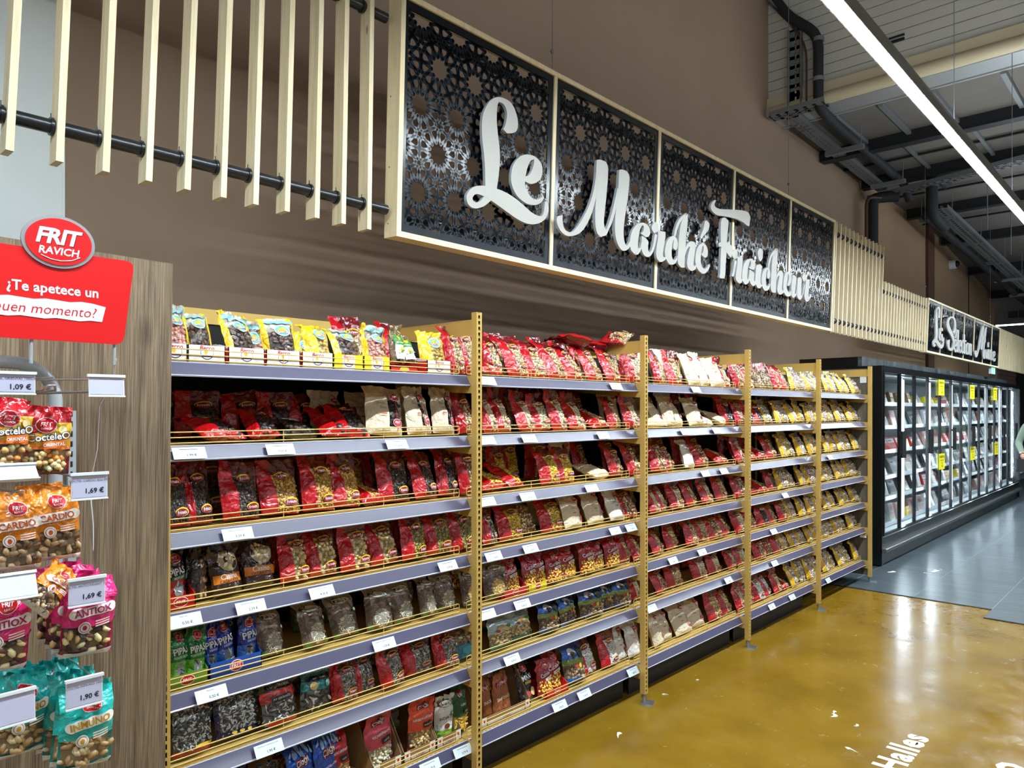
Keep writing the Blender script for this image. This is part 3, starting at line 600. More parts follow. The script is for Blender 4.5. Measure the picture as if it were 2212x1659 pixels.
# price tags
TAGS = """0,1,94,1.99;0,1,409,3.50;0,1,917,7.29;0,2,254,3.39;0,3,80,0.50;0,3,300,2.39;0,3,574,4.30;0,3,1189,3.70;0,4,165,0.50;0,4,855,1.59;0,5,366,1.90;0,6,1091,1.79;0,6,1278,3.79;1,0,1426,;1,0,2431,9.60;1,1,1426,;1,1,1711,4.95;1,1,2311,8.90;1,2,1426,;1,2,1701,3.50;1,2,2207,3.60;1,3,1468,7.90;1,3,1721,2.65;1,3,2422,11.99;1,3,2576,11.90;1,4,1662,0.60;1,4,1426,;1,5,1591,4.99;1,6,2143,3.29;1,6,1941,0.60;1,6,2595,4.89;2,0,3316,7.90;2,1,3177,7.90;2,1,3589,7.80;2,2,3437,7.50;2,2,3694,7.50;2,4,3033,9.90;2,4,3395,7.90;2,5,3761,6.90;2,5,2793,;3,3,4713,7.90;3,4,4499,4.90;3,5,4516,3.90;3,6,4466,7.90;3,6,4848,6.90;4,2,5674,5.90;4,6,5630,5.90"""
tagn = {}
tmm = MB().add([(-.052, 0, -.037), (.052, 0, -.037), (.052, .0, .005), (-.052, 0, .005)], [(0, 1, 2, 3)]).mesh('price_tag', [M['tag']])
for t in TAGS.split(';'):
    b, k, x, tx = t.split(','); b = int(b); k = int(k); x = int(x) / 1000; tx = tx.replace('.', ',')
    # lies on the slanted rail
    o = obj('price_tag', tmm, None, None, (x, .0585 - .004, ZS[k] - .006), (R(-31), 0, R(rs.uniform(-2, 2))))
    kk = tagn.get((b, k), 0); tagn[(b, k)] = kk + 1
    tag(o, 'white price tag %s, %s on %s rail of %s' % ('reading %s euros' % tx if tx else 'half hidden', nth(kk), nth(k), BAYN[b]), 'price tag', 'price tags on the shelf rails')
    mb = MB()
    if tx: textmb(mb, tx + ' €', .0125, lambda a, c: (a + .006, -.0006, c - .024), bold=.01)
    nm = {'3,39': 'RAISIN GOLDEN 500G', '0,50': 'PIPAS MID', '2,39': 'CACAHUETE GRILLES SALES', '1,59': 'GRAINE TOURNESOL GRILLEE', '1,90': 'GRAINE DE TOURNESOL SALEE', '4,30': 'CACAHUETE CONFIT'}.get(tx) if b == 0 else None
    if nm: textmb(mb, nm, .0055, lambda a, c: (a - .002, -.0006, c - .003))
    else: mb.box(-.030, .028, -.0007, -.0003, -.0045, -.0030)
    obj('print', mb, M['ink'], o)

# ================================================================== SNACK BAGS
def _ico():
    p = (1 + 5 ** .5) / 2
    V = np.array([(-1, p, 0), (1, p, 0), (-1, -p, 0), (1, -p, 0), (0, -1, p), (0, 1, p), (0, -1, -p), (0, 1, -p), (p, 0, -1), (p, 0, 1), (-p, 0, -1), (-p, 0, 1)], float); V /= np.linalg.norm(V[0])
    F = np.array([(0, 11, 5), (0, 5, 1), (0, 1, 7), (0, 7, 10), (0, 10, 11), (1, 5, 9), (5, 11, 4), (11, 10, 2), (10, 7, 6), (7, 1, 8), (3, 9, 4), (3, 4, 2), (3, 2, 6), (3, 6, 8), (3, 8, 9), (4, 9, 5), (2, 4, 11), (6, 2, 10), (8, 6, 7), (9, 8, 1)])
    return V, F
ICO_V, ICO_F = _ico()
def np_mesh(name, V, F, col, mats, smooth=True):
    me = bpy.data.meshes.new(name); n, k = F.shape
    me.vertices.add(len(V)); me.vertices.foreach_set('co', V.astype('f').ravel())
    me.loops.add(n * k); me.loops.foreach_set('vertex_index', F.astype('i').ravel())
    me.polygons.add(n); me.polygons.foreach_set('loop_start', np.arange(0, n * k, k, dtype='i')); me.polygons.foreach_set('loop_total', np.full(n, k, 'i'))
    me.polygons.foreach_set('use_smooth', np.full(n, smooth))
    for m_ in mats: me.materials.append(m_)
    ca = me.color_attributes.new('Col', 'FLOAT_COLOR', 'CORNER'); a = np.ones((n * k, 4), 'f'); a[:, :3] = np.repeat(col, k, axis=0); ca.data.foreach_set('color', a.ravel())
    me.update(calc_edges=True); me.validate(); return me
def sstep(x, a, b): t = np.clip((x - a) / (b - a), 0, 1); return t * t * (3 - 2 * t)
class Shape:
    """a filled pillow bag: a in -1..1 across, b in 0..1 upwards, front is -y"""
    def __init__(s, w, h, t, seed, fill=.72):
        r = np.random.RandomState(seed); s.w, s.h, s.t, s.fill = w, h, t, fill
        s.k = r.uniform(2, 9, (7, 2)) * r.choice((-1, 1), (7, 2)); s.p = r.uniform(0, 6.28, 7); s.am = r.uniform(.4, 1, 7) * .0026
        s.top = r.uniform(-.5, .5, 3); s.lean = r.uniform(-.012, .012); s.fold = r.uniform(-.02, .035)
    def thick(s, a, b):
        e = np.maximum(0, 1 - np.abs(a) ** 2.8) ** .75
        bot = np.clip(b / .09, 0, 1) ** .4; top = 1 - .86 * sstep(b, s.fill * .55, s.fill + .12) - .13 * sstep(b, .8, .95)
        return e * bot * np.clip(top, .012, 1)
    def pos(s, a, b, side=1, off=0.):
        a = np.asarray(a, float); b = np.asarray(b, float)
        th = s.thick(a, b); wr = sum(s.am[i] * np.sin(s.k[i, 0] * a * 1.6 + s.k[i, 1] * b * 3 + s.p[i]) for i in range(7)) * (.32 + 1.2 * sstep(b, .5, .92)) * np.clip(b / .06, 0, 1)
        wx = s.w / 2 * (1 - .09 * th / max(.05, 1)) ; x = a * wx + s.lean * b + .0
        z = b * s.h + sstep(b, .75, 1) * .012 * (s.top[0] * np.sin(2 * a + s.top[1] * 6) + s.top[2] * a)
        y = -side * th * s.t / 2 + wr + s.fold * sstep(b, .75, 1) - side * off * np.where(th > .003, 1, 1)
        return np.stack([x, y, z], -1)
def cz(zone, a, b):
    for bm, cols in zone:
        if b <= bm:
            for am, c in cols:
                if a <= am: return c
    return (1, 1, 1)
def film_mesh(sh, zone, back, kraft=False):
    A = set(np.round(np.linspace(-1, 1, 17), 3)); B = set(np.round(np.linspace(0, 1, 23), 3))
    for bm, cols in zone:
        if bm < 1: B = {x for x in B if abs(x - bm) > .02} | {bm}
        for am, c in cols:
            if am < 1: A = {x for x in A if abs(x - am) > .04} | {am}
    A = np.array(sorted(A)); B = np.array(sorted(B)); nu, nv = len(A), len(B)
    aa, bb = np.meshgrid(A, B); V = np.vstack([sh.pos(aa, bb, 1).reshape(-1, 3), sh.pos(aa, bb, -1).reshape(-1, 3)])
    F = []; col = []; mi = []
    for j in range(nv - 1):
        for i in range(nu - 1):
            q = (j * nu + i, j * nu + i + 1, (j + 1) * nu + i + 1, (j + 1) * nu + i); F.append(q)
            c = cz(zone, (A[i] + A[i + 1]) / 2, (B[j] + B[j + 1]) / 2); mi.append(1 if c is None else 0); col.append(c or (1, 1, 1))
    o = nu * nv
    for j in range(nv - 1):
        for i in range(nu - 1):
            F.append((o + j * nu + i, o + (j + 1) * nu + i, o + (j + 1) * nu + i + 1, o + j * nu + i + 1)); col.append(back); mi.append(0)
    me = np_mesh('film', V, np.array(F), np.array([lin(c) if max(c) > 1 else c for c in col]), [M['kraft' if kraft else 'film'], M['clear']])
    mi_arr = np.array(mi, 'i')
    if len(me.polygons) == len(mi_arr): me.polygons.foreach_set('material_index', mi_arr)
    return me
def lumps(sh, seed, region, size, aspect, pal, inset, most=230, jit=.5):
    r = np.random.RandomState(seed); a0, a1, b0, b1, ell = region
    sp = size * 1.05 * (aspect[0] * aspect[2]) ** .5
    nx = max(2, int((a1 - a0) * sh.w / 2 / sp)); nz = max(2, int((b1 - b0) * sh.h / sp))
    while nx * nz > most: sp *= 1.06; nx = max(2, int((a1 - a0) * sh.w / 2 / sp)); nz = max(2, int((b1 - b0) * sh.h / sp))
    size = max(size, sp / 1.2)
    ia, ib = np.meshgrid(np.arange(nx), np.arange(nz)); n = nx * nz
    a = a0 + (ia.ravel() + .5 + (ib.ravel() % 2) * .5 - .25 + r.uniform(-jit, jit, n)) * (a1 - a0) / nx; b = b0 + (ib.ravel() + .5 + r.uniform(-jit, jit, n)) * (b1 - b0) / nz
    a = np.clip(a, a0, a1); b = np.clip(b, b0, b1)
    if ell:
        k = ((a - (a0 + a1) / 2) / ((a1 - a0) / 2)) ** 2 + ((b - (b0 + b1) / 2) / ((b1 - b0) / 2)) ** 2 < 1; a, b = a[k], b[k]
    n = len(a); P = sh.pos(a, b, 1); P[:, 1] += inset * size + r.uniform(0, size * .5, n)
    th = r.uniform(0, 2 * math.pi, n); tl = r.uniform(-.6, .6, n); c, s_ = np.cos(th), np.sin(th)
    S = ICO_V[None] * (1 + r.uniform(-.16, .16, (n, 12, 1))) * np.array(aspect)[None, None] * size * .62 * r.uniform(.8, 1.25, (n, 1, 1))
    X = S[..., 0] * c[:, None] - S[..., 2] * s_[:, None]; Z = S[..., 0] * s_[:, None] + S[..., 2] * c[:, None]; Y = S[..., 1] + X * np.tan(tl)[:, None] * .3
    V = np.stack([X, Y, Z], -1) + P[:, None]
    F = (ICO_F[None] + (np.arange(n) * 12)[:, None, None]).reshape(-1, 3)
    pl = np.array([lin(q) for q in pal]); col = pl[r.randint(0, len(pl), n)] * r.uniform(1.0, 1.5, (n, 1))
    V = V.reshape(-1, 3); col = np.repeat(np.clip(col, 0, 1), 20, axis=0)
    if not ell:      # the mass of the filling behind the front pieces
        A_, B_ = np.meshgrid(np.linspace(a0, a1, 9), np.linspace(b0, b1, 11)); S2 = sh.pos(A_, B_, 1).reshape(-1, 3); S2[:, 1] += size * (inset + .55); o = len(V)
        q = [(o + j * 9 + i, o + j * 9 + i + 1, o + (j + 1) * 9 + i + 1) for j in range(10) for i in range(8)] + [(o + j * 9 + i, o + (j + 1) * 9 + i + 1, o + (j + 1) * 9 + i) for j in range(10) for i in range(8)]
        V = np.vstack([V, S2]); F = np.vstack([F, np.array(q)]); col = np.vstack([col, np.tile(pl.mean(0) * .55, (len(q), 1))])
    else:
        T_ = np.linspace(0, 2 * math.pi, 21)[:-1]; rr0 = np.concatenate([[0], np.full(20, .5), np.full(20, 1.)]); tt = np.concatenate([[0], T_, T_])
        S2 = sh.pos((a0 + a1) / 2 + (a1 - a0) / 2 * rr0 * np.cos(tt), (b0 + b1) / 2 + (b1 - b0) / 2 * rr0 * np.sin(tt), 1, .0012); o = len(V)
        q = [(o, o + 1 + i, o + 1 + (i + 1) % 20) for i in range(20)] + [(o + 1 + i, o + 21 + i, o + 21 + (i + 1) % 20) for i in range(20)] + [(o + 1 + i, o + 21 + (i + 1) % 20, o + 1 + (i + 1) % 20) for i in range(20)]
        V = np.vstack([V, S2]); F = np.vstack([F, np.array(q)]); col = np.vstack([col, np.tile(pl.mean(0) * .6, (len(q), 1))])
    return V, F, col
class Lab:
    def __init__(s, sh): s.sh = sh; s.mb = MB(); s.k = 0
    def _map(s, pts):
        sh = s.sh; P = np.array(pts); a = np.clip(P[:, 0] / (sh.w / 2), -.99, .99); b = np.clip(P[:, 1] / sh.h, .01, .99); s.k += 1
        return sh.pos(a, b, 1, .0018 + .0007 * s.k)
    def ell(s, x, z, rx, rz, c, n=16, rot=0.):
        pts = [(x, z)]
        for q in (.4, .7, 1):
            for i in range(n):
                u, v_ = rx * q * math.cos(2 * math.pi * i / n), rz * q * math.sin(2 * math.pi * i / n); pts.append((x + u * math.cos(rot) - v_ * math.sin(rot), z + u * math.sin(rot) + v_ * math.cos(rot)))
        f = [(0, 1 + i, 1 + (i + 1) % n) for i in range(n)] + [(1 + j * n + i, 1 + n + j * n + i, 1 + n + j * n + (i + 1) % n, 1 + j * n + (i + 1) % n) for j in (0, 1) for i in range(n)]
        s.mb.add(s._map(pts), f, 0, lin(c)); return s
    def rect(s, x, z, w_, h_, c, rot=0.):
        nx, nz = max(1, int(w_ / .007)), max(1, int(h_ / .007)); pts = []
        for j in range(nz + 1):
            for i in range(nx + 1):
                u, v_ = (i / nx - .5) * w_, (j / nz - .5) * h_; pts.append((x + u * math.cos(rot) - v_ * math.sin(rot), z + u * math.sin(rot) + v_ * math.cos(rot)))
        f = [(j * (nx + 1) + i, j * (nx + 1) + i + 1, (j + 1) * (nx + 1) + i + 1, (j + 1) * (nx + 1) + i) for j in range(nz) for i in range(nx)]
        s.mb.add(s._map(pts), f, 0, lin(c)); return s
    def text(s, t, x, z, size, c, rot=0., **kw):
        P, F = text2d(t, size, **kw)
        if len(P):
            Q = [(x + p[0] * math.cos(rot) - p[1] * math.sin(rot), z + p[0] * math.sin(rot) + p[1] * math.cos(rot)) for p in P]; s.mb.add(s._map(Q), F, 0, lin(c))
        return s
RED, DRED, WHT, YEL, BLK, KRF = (190, 8, 24), (132, 8, 22), (240, 240, 240), (250, 206, 30), (26, 24, 26), (226, 210, 180)
PAL = dict(walnut=[(214, 188, 146), (190, 158, 112), (232, 212, 174), (170, 136, 92)], prune=[(40, 26, 26), (28, 20, 22), (58, 36, 32)], raisin=[(44, 34, 32), (66, 50, 46), (90, 74, 66)],
    golden=[(206, 160, 74), (184, 134, 52), (222, 184, 104)], candied=[(222, 196, 140), (236, 216, 166), (206, 176, 112)], seed=[(120, 118, 112), (176, 172, 164), (64, 62, 60), (206, 202, 194)],
    green=[(150, 140, 70), (176, 160, 90), (120, 110, 60)], mixed=[(200, 166, 116), (150, 104, 66), (226, 208, 170), (120, 84, 56)], peanutshell=[(216, 190, 140), (200, 170, 116), (230, 208, 160)],
    almond=[(232, 216, 182), (222, 200, 160), (240, 228, 204)], corn=[(226, 186, 60), (214, 170, 48), (236, 206, 104)], salt=[(244, 242, 240), (236, 234, 234)], dates=[(70, 46, 36), (92, 60, 44), (54, 36, 30)],
    pink=[(206, 138, 120), (222, 164, 146), (190, 120, 104)], yellowp=[(210, 176, 90), (190, 160, 70)], herb=[(150, 122, 78), (120, 94, 58), (180, 152, 104)], cashew=[(236, 218, 176), (226, 200, 150), (244, 232, 200)],
    paleseed=[(206, 200, 180), (224, 220, 206), (176, 168, 146), (150, 142, 124)], bwseed=[(232, 232, 230), (40, 40, 42), (210, 210, 208), (70, 70, 72)], chick=[(222, 188, 120), (206, 168, 98), (234, 206, 146)],
    mush=[(190, 172, 154), (214, 198, 182), (150, 130, 116), (228, 216, 204)], forest=[(120, 96, 70), (168, 140, 106), (86, 66, 50), (206, 186, 150)], hazel=[(226, 196, 146), (208, 172, 116), (190, 150, 96)],
    trail=[(70, 34, 34), (44, 24, 28), (232, 212, 160), (96, 52, 44), (214, 180, 120)], walnutdk=[(140, 106, 74), (180, 148, 108), (104, 78, 56), (210, 186, 140)], oriental=[(226, 196, 140), (206, 168, 106), (150, 110, 66), (196, 202, 160), (230, 140, 60)])
SH = dict(round=(1, .9, 1), chunk=(1.15, .85, .95), oval=(1.45, .7, .85), seed=(2.3, .55, .62), nut=(1.3, .8, .9))
def rz(c=RED, s=-.36): return [(.05, [(1, c)]), (.80, [(s, c), (1, None)]), (1, [(s, c), (1, None)])]
def frin(l, two=True, s=0):
    w_, h = l.sh.w, l.sh.h
    for x, z in ((.12, .70), (.2, .20))[:2 if two else 1]:
        x *= w_; z *= h
        l.ell(x, z, .034, .0155, YEL, rot=.12).ell(x - .002, z - .0025, .032, .0130, DRED, rot=.12).text('Frinuts', x, z - .001, .0165, WHT, rot=.12, bold=.012)
def frito(l, x, z, r=.022, c=(190, 20, 34), sm=True):
    l.ell(x, z, r * 1.08, r * .86, WHT).ell(x, z, r, r * .78, c).text('FRIT', x, z + r * .12, r * .62, WHT, bold=.02, shear=.15)
    if sm: l.text('RAVICH', x, z - r * .36, r * .30, WHT, bold=.02)
# code: (name, words, w, h, t, fill, zone, back, kraft, content(palette, shape, size, region, inset), decals)
PR = {}
def P_(code, name, words, w_, h, t, fill, zone, back, cont, dec, kraft=False): PR[code] = dict(name=name, words=words, w=w_, h=h, t=t, fill=fill, zone=zone, back=back, cont=cont, dec=dec, kraft=kraft)
CLR = (-.38, .985, .03, .74, False)
def pr_r(code, nm, words, pal, shp, size, two=True, h=.215): P_(code, nm, words, .155, h, .062, .72, rz(), (120, 14, 24), (pal, shp, size, CLR, .55), lambda l: frin(l, two))
pr_r('RW', 'walnut_bag', 'red and clear bag of walnut pieces', 'walnut', 'chunk', .0105, h=.235)
pr_r('RP', 'prune_bag', 'red and clear bag of dark prunes', 'prune', 'chunk', .017, False)
pr_r('RR', 'raisin_bag', 'red and clear bag of dark raisins', 'raisin', 'round', .0085)
pr_r('RG', 'golden_raisin_bag', 'red and clear bag of golden raisins', 'golden', 'round', .0085)
pr_r('RC', 'candied_fruit_bag', 'red and clear bag of candied chunks', 'candied', 'chunk', .015, h=.23)
pr_r('RS', 'seed_bag', 'red and clear bag of grey seeds', 'seed', 'seed', .0062)
pr_r('RL', 'green_raisin_bag', 'red and clear bag of greenish raisins', 'green', 'oval', .0085, h=.2)
pr_r('RV', 'dark_raisin_bag', 'red and clear bag of greenish-black raisins', 'raisin', 'oval', .0095)
pr_r('RN', 'mixed_nut_bag', 'red and clear bag of mixed nuts', 'mixed', 'nut', .011)
pr_r('RH', 'peanut_bag', 'red and clear bag of shell peanuts', 'peanutshell', 'oval', .014, h=.235)
pr_r('RA', 'almond_bag', 'red and clear bag of pale almonds', 'almond', 'nut', .0105, h=.23)
pr_r('RY', 'corn_mix_bag', 'red and clear bag of corn mix', 'corn', 'round', .0095, h=.23)
pr_r('RT', 'salted_nut_bag', 'red and white bag of pale contents', 'salt', 'round', .010, h=.23)
PR['RK'] = dict(PR['RP'], name='prune_pack', words='black prune pack with white back label', zone=[(1, [(1, None)])], back=(30, 24, 26), dec=lambda l: l.rect(.02, .11, .07, .055, (214, 220, 228), .1))
PR['RD'] = dict(PR['RR'], name='clear_snack_bag', words='clear bag of dark brown pieces', zone=[(1, [(1, None)])], back=(70, 60, 50), dec=lambda l: None, cont=('mixed', 'nut', .010, (-.95, .95, .03, .74, False), .5))
PR['RYb'] = dict(PR['RY'])
def frsec(l, x=.30):
    w_, h = l.sh.w, l.sh.h; X = x * w_ / 1.0
    l.rect(X, h * .5, .0035, h * .86, (186, 22, 40)); frito(l, X, h * .78, .020, (186, 22, 40), False); frito(l, X, h * .24, .022, (186, 22, 40), False)
    l.text('Fruits', -.14 * w_, h * .62, .018, (96, 78, 60), shear=.2).text('Secs', -.12 * w_, h * .53, .018, (96, 78, 60), shear=.2).rect(-.12 * w_, h * .40, .03, .006, (200, 80, 60))
P_('K', 'kraft_bag', 'cream paper bag with red line and ovals', .165, .245, .065, .78, [(1, [(1, KRF)])], KRF, None, frsec, True)
P_('KD', 'window_kraft_bag', 'cream bag with dark fruit window and red ovals', .165, .225, .062, .74, [(.16, [(1, KRF)]), (.9, [(.12, KRF), (1, None)]), (1, [(1, KRF)])], KRF, ('prune', 'chunk', .016, (.1, .96, .15, .74, False), .55), frsec, True)
P_('KT', 'white_nut_bag', 'white bag with clear side and red ovals', .165, .23, .062, .74, [(.1, [(1, (236, 232, 226))]), (.9, [(.2, (236, 232, 226)), (1, None)]), (1, [(1, (236, 232, 226))])], (226, 222, 214), ('almond', 'nut', .011, (.15, .96, .1, .74, False), .55), frsec, True)
def barco(l):
    h = l.sh.h; l.ell(.012, h * .63, .030, .024, WHT).ell(.012, h * .63, .027, .021, (110, 190, 200)).ell(.012, h * .645, .014, .011, (250, 190, 40)).rect(.012, h * .585, .044, .010, (196, 84, 40)).text('BARCO', .012, h * .585, .0125, WHT, bold=.02)
BZ = [(.84, [(-.74, (240, 196, 30)), (.82, None), (1, (240, 196, 30))]), (.93, [(-.7, (244, 200, 30)), (1, (150, 206, 214))]), (1, [(-.6, (244, 200, 30)), (.7, None), (1, (240, 196, 30))])]
P_('BD', 'date_bag', 'clear yellow-edged bag of dark dates', .125, .155, .055, .72, BZ, (206, 200, 180), ('dates', 'oval', .014, (-.72, .8, .03, .58, False), .5), barco)
P_('BP', 'pink_fruit_bag', 'clear yellow-edged bag of pink pieces', .12, .165, .055, .72, BZ, (214, 200, 184), ('pink', 'chunk', .012, (-.72, .8, .03, .58, False), .5), barco)
P_('BY', 'dried_pineapple_bag', 'yellow clear bag of pale dried fruit', .12, .15, .05, .72, [(.9, [(-.2, (246, 206, 24)), (1, None)]), (1, [(1, (246, 206, 24))])], (230, 200, 80), ('yellowp', 'chunk', .012, (-.2, .9, .03, .7, False), .5), barco)
P_('LI', 'herb_tea_bag', 'clear herb bag with green lemon card', .085, .155, .05, .85, [(1, [(1, None)])], (150, 130, 90), ('herb', 'seed', .008, (-.95, .95, .03, .86, False), .4),
   lambda l: l.rect(0, .062, .062, .10, WHT).rect(0, .092, .062, .042, (60, 140, 50)).ell(0, .100, .015, .009, (236, 190, 40)).text('Ihlamur-Limon', 0, .081, .0085, WHT, bold=.02).ell(.004, .050, .015, .012, (80, 150, 50)).ell(.004, .055, .014, .006, (240, 226, 40)).ell(-.016, .044, .009, .009, (240, 226, 150)))
def cas(l):
    w_, h = l.sh.w, l.sh.h; l.rect(0, h * .33, w_ * .94, h * .17, (232, 134, 30)).text('Casino', 0, h * .37, .026, WHT, shear=.1, bold=.015).text('CACAHUÈTES', .0, h * .285, .0135, (80, 40, 20), bold=.015)
P_('CA', 'roasted_peanut_bag', 'dark brown bag with orange band and pale nuts', .125, .175, .05, .82, [(1, [(1, (48, 30, 28))])], (40, 28, 26), ('cashew', 'oval', .0115, (-.5, .9, .46, .86, True), -.1), cas)
P_('CM', 'dark_peanut_bag', 'dark bag of brown nuts with clear side', .10, .18, .05, .8, [(.8, [(.1, (40, 28, 26)), (1, None)]), (1, [(1, (30, 24, 24))])], (40, 28, 26), ('mixed', 'nut', .012, (.05, .95, .04, .74, False), .5), lambda l: l.rect(-.02, .14, .03, .02, (90, 80, 76)))
def bab(l):
    h = l.sh.h; l.ell(.0, h * .80, .038, .0165, (34, 70, 44)).ell(0, h * .80, .036, .0145, (238, 240, 232)).text('babosan', 0, h * .80, .0165, (34, 44, 36), bold=.02).ell(.044, h * .55, .010, .010, (60, 120, 70)).ell(.044, h * .55, .007, .007, (220, 226, 214)).rect(-.045, h * .08, .014, h * .1, (70, 120, 50)).rect(.03, h * .06, .02, h * .07, (70, 120, 50))
BK = (118, 98, 84)
P_('BA', 'sunflower_seed_bag', 'bark-brown bag with round window of pale seeds', .108, .215, .055, .82, [(.72, [(-.7, (96, 78, 66)), (-.35, BK), (-.0, (104, 86, 74)), (.4, (126, 106, 92)), (.75, (100, 82, 70)), (1, BK)]), (1, [(1, (176, 164, 146))])], BK, ('paleseed', 'seed', .0062, (-.62, .62, .06, .48, True), -.15), bab)
P_('BC', 'chickpea_bag', 'bark-brown bag with round window of chickpeas', .13, .205, .055, .82, [(.72, [(-.5, (90, 74, 62)), (.1, (110, 92, 78)), (1, (96, 80, 66))]), (1, [(1, (150, 138, 120))])], BK, ('chick', 'round', .0085, (-.62, .62, .06, .48, True), -.15), bab)
def pip(l, c, t2):
    h = l.sh.h; frito(l, .0, h * .80, .020); l.text('PIPAS', 0, h * .56, .030, WHT, rot=.12, bold=.025).rect(0, h * .45, .06, .012, c, .1).text(t2, 0, h * .45, .010, WHT, rot=.1, bold=.01)
P_('PG', 'green_seed_bag', 'green striped-seed snack bag with red oval', .095, .175, .05, .82, [(.36, [(1, (110, 190, 60))]), (1, [(1, (18, 122, 50))])], (18, 110, 46), ('bwseed', 'seed', .0085, (-.4, .4, .06, .34, True), -.1), lambda l: pip(l, (60, 160, 60), 'PUNTO DE SAL'))
P_('PB', 'blue_seed_bag', 'blue striped-seed snack bag with white lettering', .085, .165, .05, .82, [(.36, [(1, (60, 130, 220))]), (1, [(1, (14, 44, 140))])], (14, 40, 120), ('bwseed', 'seed', .0085, (-.5, .5, .08, .36, True), -.1), lambda l: pip(l, (20, 70, 190), 'SALADAS'))
P_('PR', 'red_seed_bag', 'dark red striped-seed snack bag in red box', .09, .175, .05, .82, [(.42, [(1, (190, 30, 34))]), (1, [(1, (44, 22, 24))])], (60, 20, 24), ('bwseed', 'seed', .0085, (-.5, .5, .08, .36, True), -.1), lambda l: pip(l, (20, 120, 70), 'MEXICAN'))
P_('SB', 'striped_seed_bag', 'clear bag of striped sunflower seeds', .155, .235, .055, .84, [(.10, [(1, (190, 20, 30))]), (.76, [(1, None)]), (1, [(1, (176, 18, 28))])], (80, 80, 80), ('bwseed', 'seed', .0068, (-.97, .97, .08, .86, False), .35), lambda l: l.text('ay çekirdek', 0, l.sh.h * .86, .026, (250, 214, 30), shear=.25, bold=.01).ell(.03, .03, .04, .008, (246, 200, 50)))
P_('SN', 'navy_seed_bag', 'clear seed bag with navy edges and yellow script', .16, .225, .055, .84, [(.16, [(1, (26, 30, 80))]), (.78, [(-.86, (26, 30, 80)), (1, None)]), (1, [(1, (24, 24, 50))])], (70, 70, 76), ('bwseed', 'seed', .0068, (-.84, .97, .10, .84, False), .35), lambda l: l.text('çekirdek', 0, l.sh.h * .86, .030, (250, 214, 30), shear=.25, bold=.01).ell(-.03, .028, .010, .007, (226, 190, 90)).ell(0, .028, .010, .007, (226, 190, 90)).ell(.03, .028, .010, .007, (226, 190, 90)))
P_('SR', 'black_red_seed_bag', 'black and red bag of white seeds', .14, .205, .055, .84, [(.50, [(1, None)]), (.72, [(1, (190, 34, 36))]), (1, [(1, (26, 24, 26))])], (40, 30, 30), ('bwseed', 'seed', .009, (-.95, .95, .03, .52, False), .3), lambda l: l.text('AY ÇEKİRDEĞİ', 0, l.sh.h * .80, .013, WHT, bold=.015).rect(.0, l.sh.h * .55, .085, .024, BLK).text('AY ÇEKİRDEĞİ', 0, l.sh.h * .555, .011, WHT, bold=.015).rect(.0, l.sh.h * .06, .12, .016, (190, 34, 36)))
P_('ST', 'teal_seed_bag', 'teal bag of large striped sunflower kernels', .15, .215, .055, .86, [(.40, [(1, None)]), (1, [(1, (16, 128, 132))])], (18, 120, 124), ('bwseed', 'seed', .013, (-.95, .95, .03, .44, False), .25), lambda l: l.text('SONNENBLUMENKERNE', 0, l.sh.h * .80, .0125, WHT, rot=.06, bold=.015).rect(0, l.sh.h * .66, .125, .024, BLK, .05).text('SUNFLOWER SEEDS', 0, l.sh.h * .66, .008, WHT, rot=.05).ell(-.03, l.sh.h * .50, .020, .018, (226, 196, 130)).ell(.045, l.sh.h * .52, .014, .016, (150, 196, 196)))
P_('MB', 'trail_mix_bag', 'brown and teal bag of mixed nuts', .12, .19, .055, .8, [(.4, [(1, (30, 130, 160))]), (1, [(1, None)])], (90, 70, 56), ('mixed', 'nut', .014, (-.9, .9, .4, .78, False), .5), lambda l: l.ell(0, .045, .035, .02, (70, 160, 190)))
def coc(l):
    w_, h = l.sh.w, l.sh.h; frito(l, .02, h * .82, .022); l.text('CocteleO', 0, h * .60, .027, WHT, rot=.12, bold=.012).rect(.01, h * .475, .075, .014, (240, 236, 226), .12).text('ORIGINAL', .01, h * .475, .010, (170, 30, 40), rot=.12, bold=.02)
P_('CT', 'cocktail_mix_bag', 'dark red bag with white lettering and yellow mix', .13, .185, .055, .8, [(.44, [(1, (150, 24, 30))]), (1, [(1, (168, 14, 34))])], (150, 16, 34), ('corn', 'round', .0105, (-.9, .9, .04, .42, False), -.05), coc)
P_('PT', 'shelled_peanut_bag', 'pale blue bag picturing peanuts above clear window', .165, .215, .06, .82, [(.14, [(1, (50, 130, 130))]), (.46, [(1, None)]), (1, [(1, (168, 190, 200))])], (150, 176, 186), ('peanutshell', 'oval', .0125, (-.95, .95, .12, .48, False), .3), lambda l: l.text('ERDNÜSSE', .01, l.sh.h * .86, .017, (60, 70, 80), bold=.015).text('CACAHUETES EN COQUE', .01, l.sh.h * .78, .008, (50, 50, 60)).ell(-.02, l.sh.h * .58, .034, .016, (206, 164, 106), rot=.5).ell(.015, l.sh.h * .54, .028, .013, (222, 184, 124), rot=-.3).ell(.045, l.sh.h * .60, .016, .012, (70, 140, 50)).ell(-.045, l.sh.h * .52, .012, .009, (150, 50, 40)))
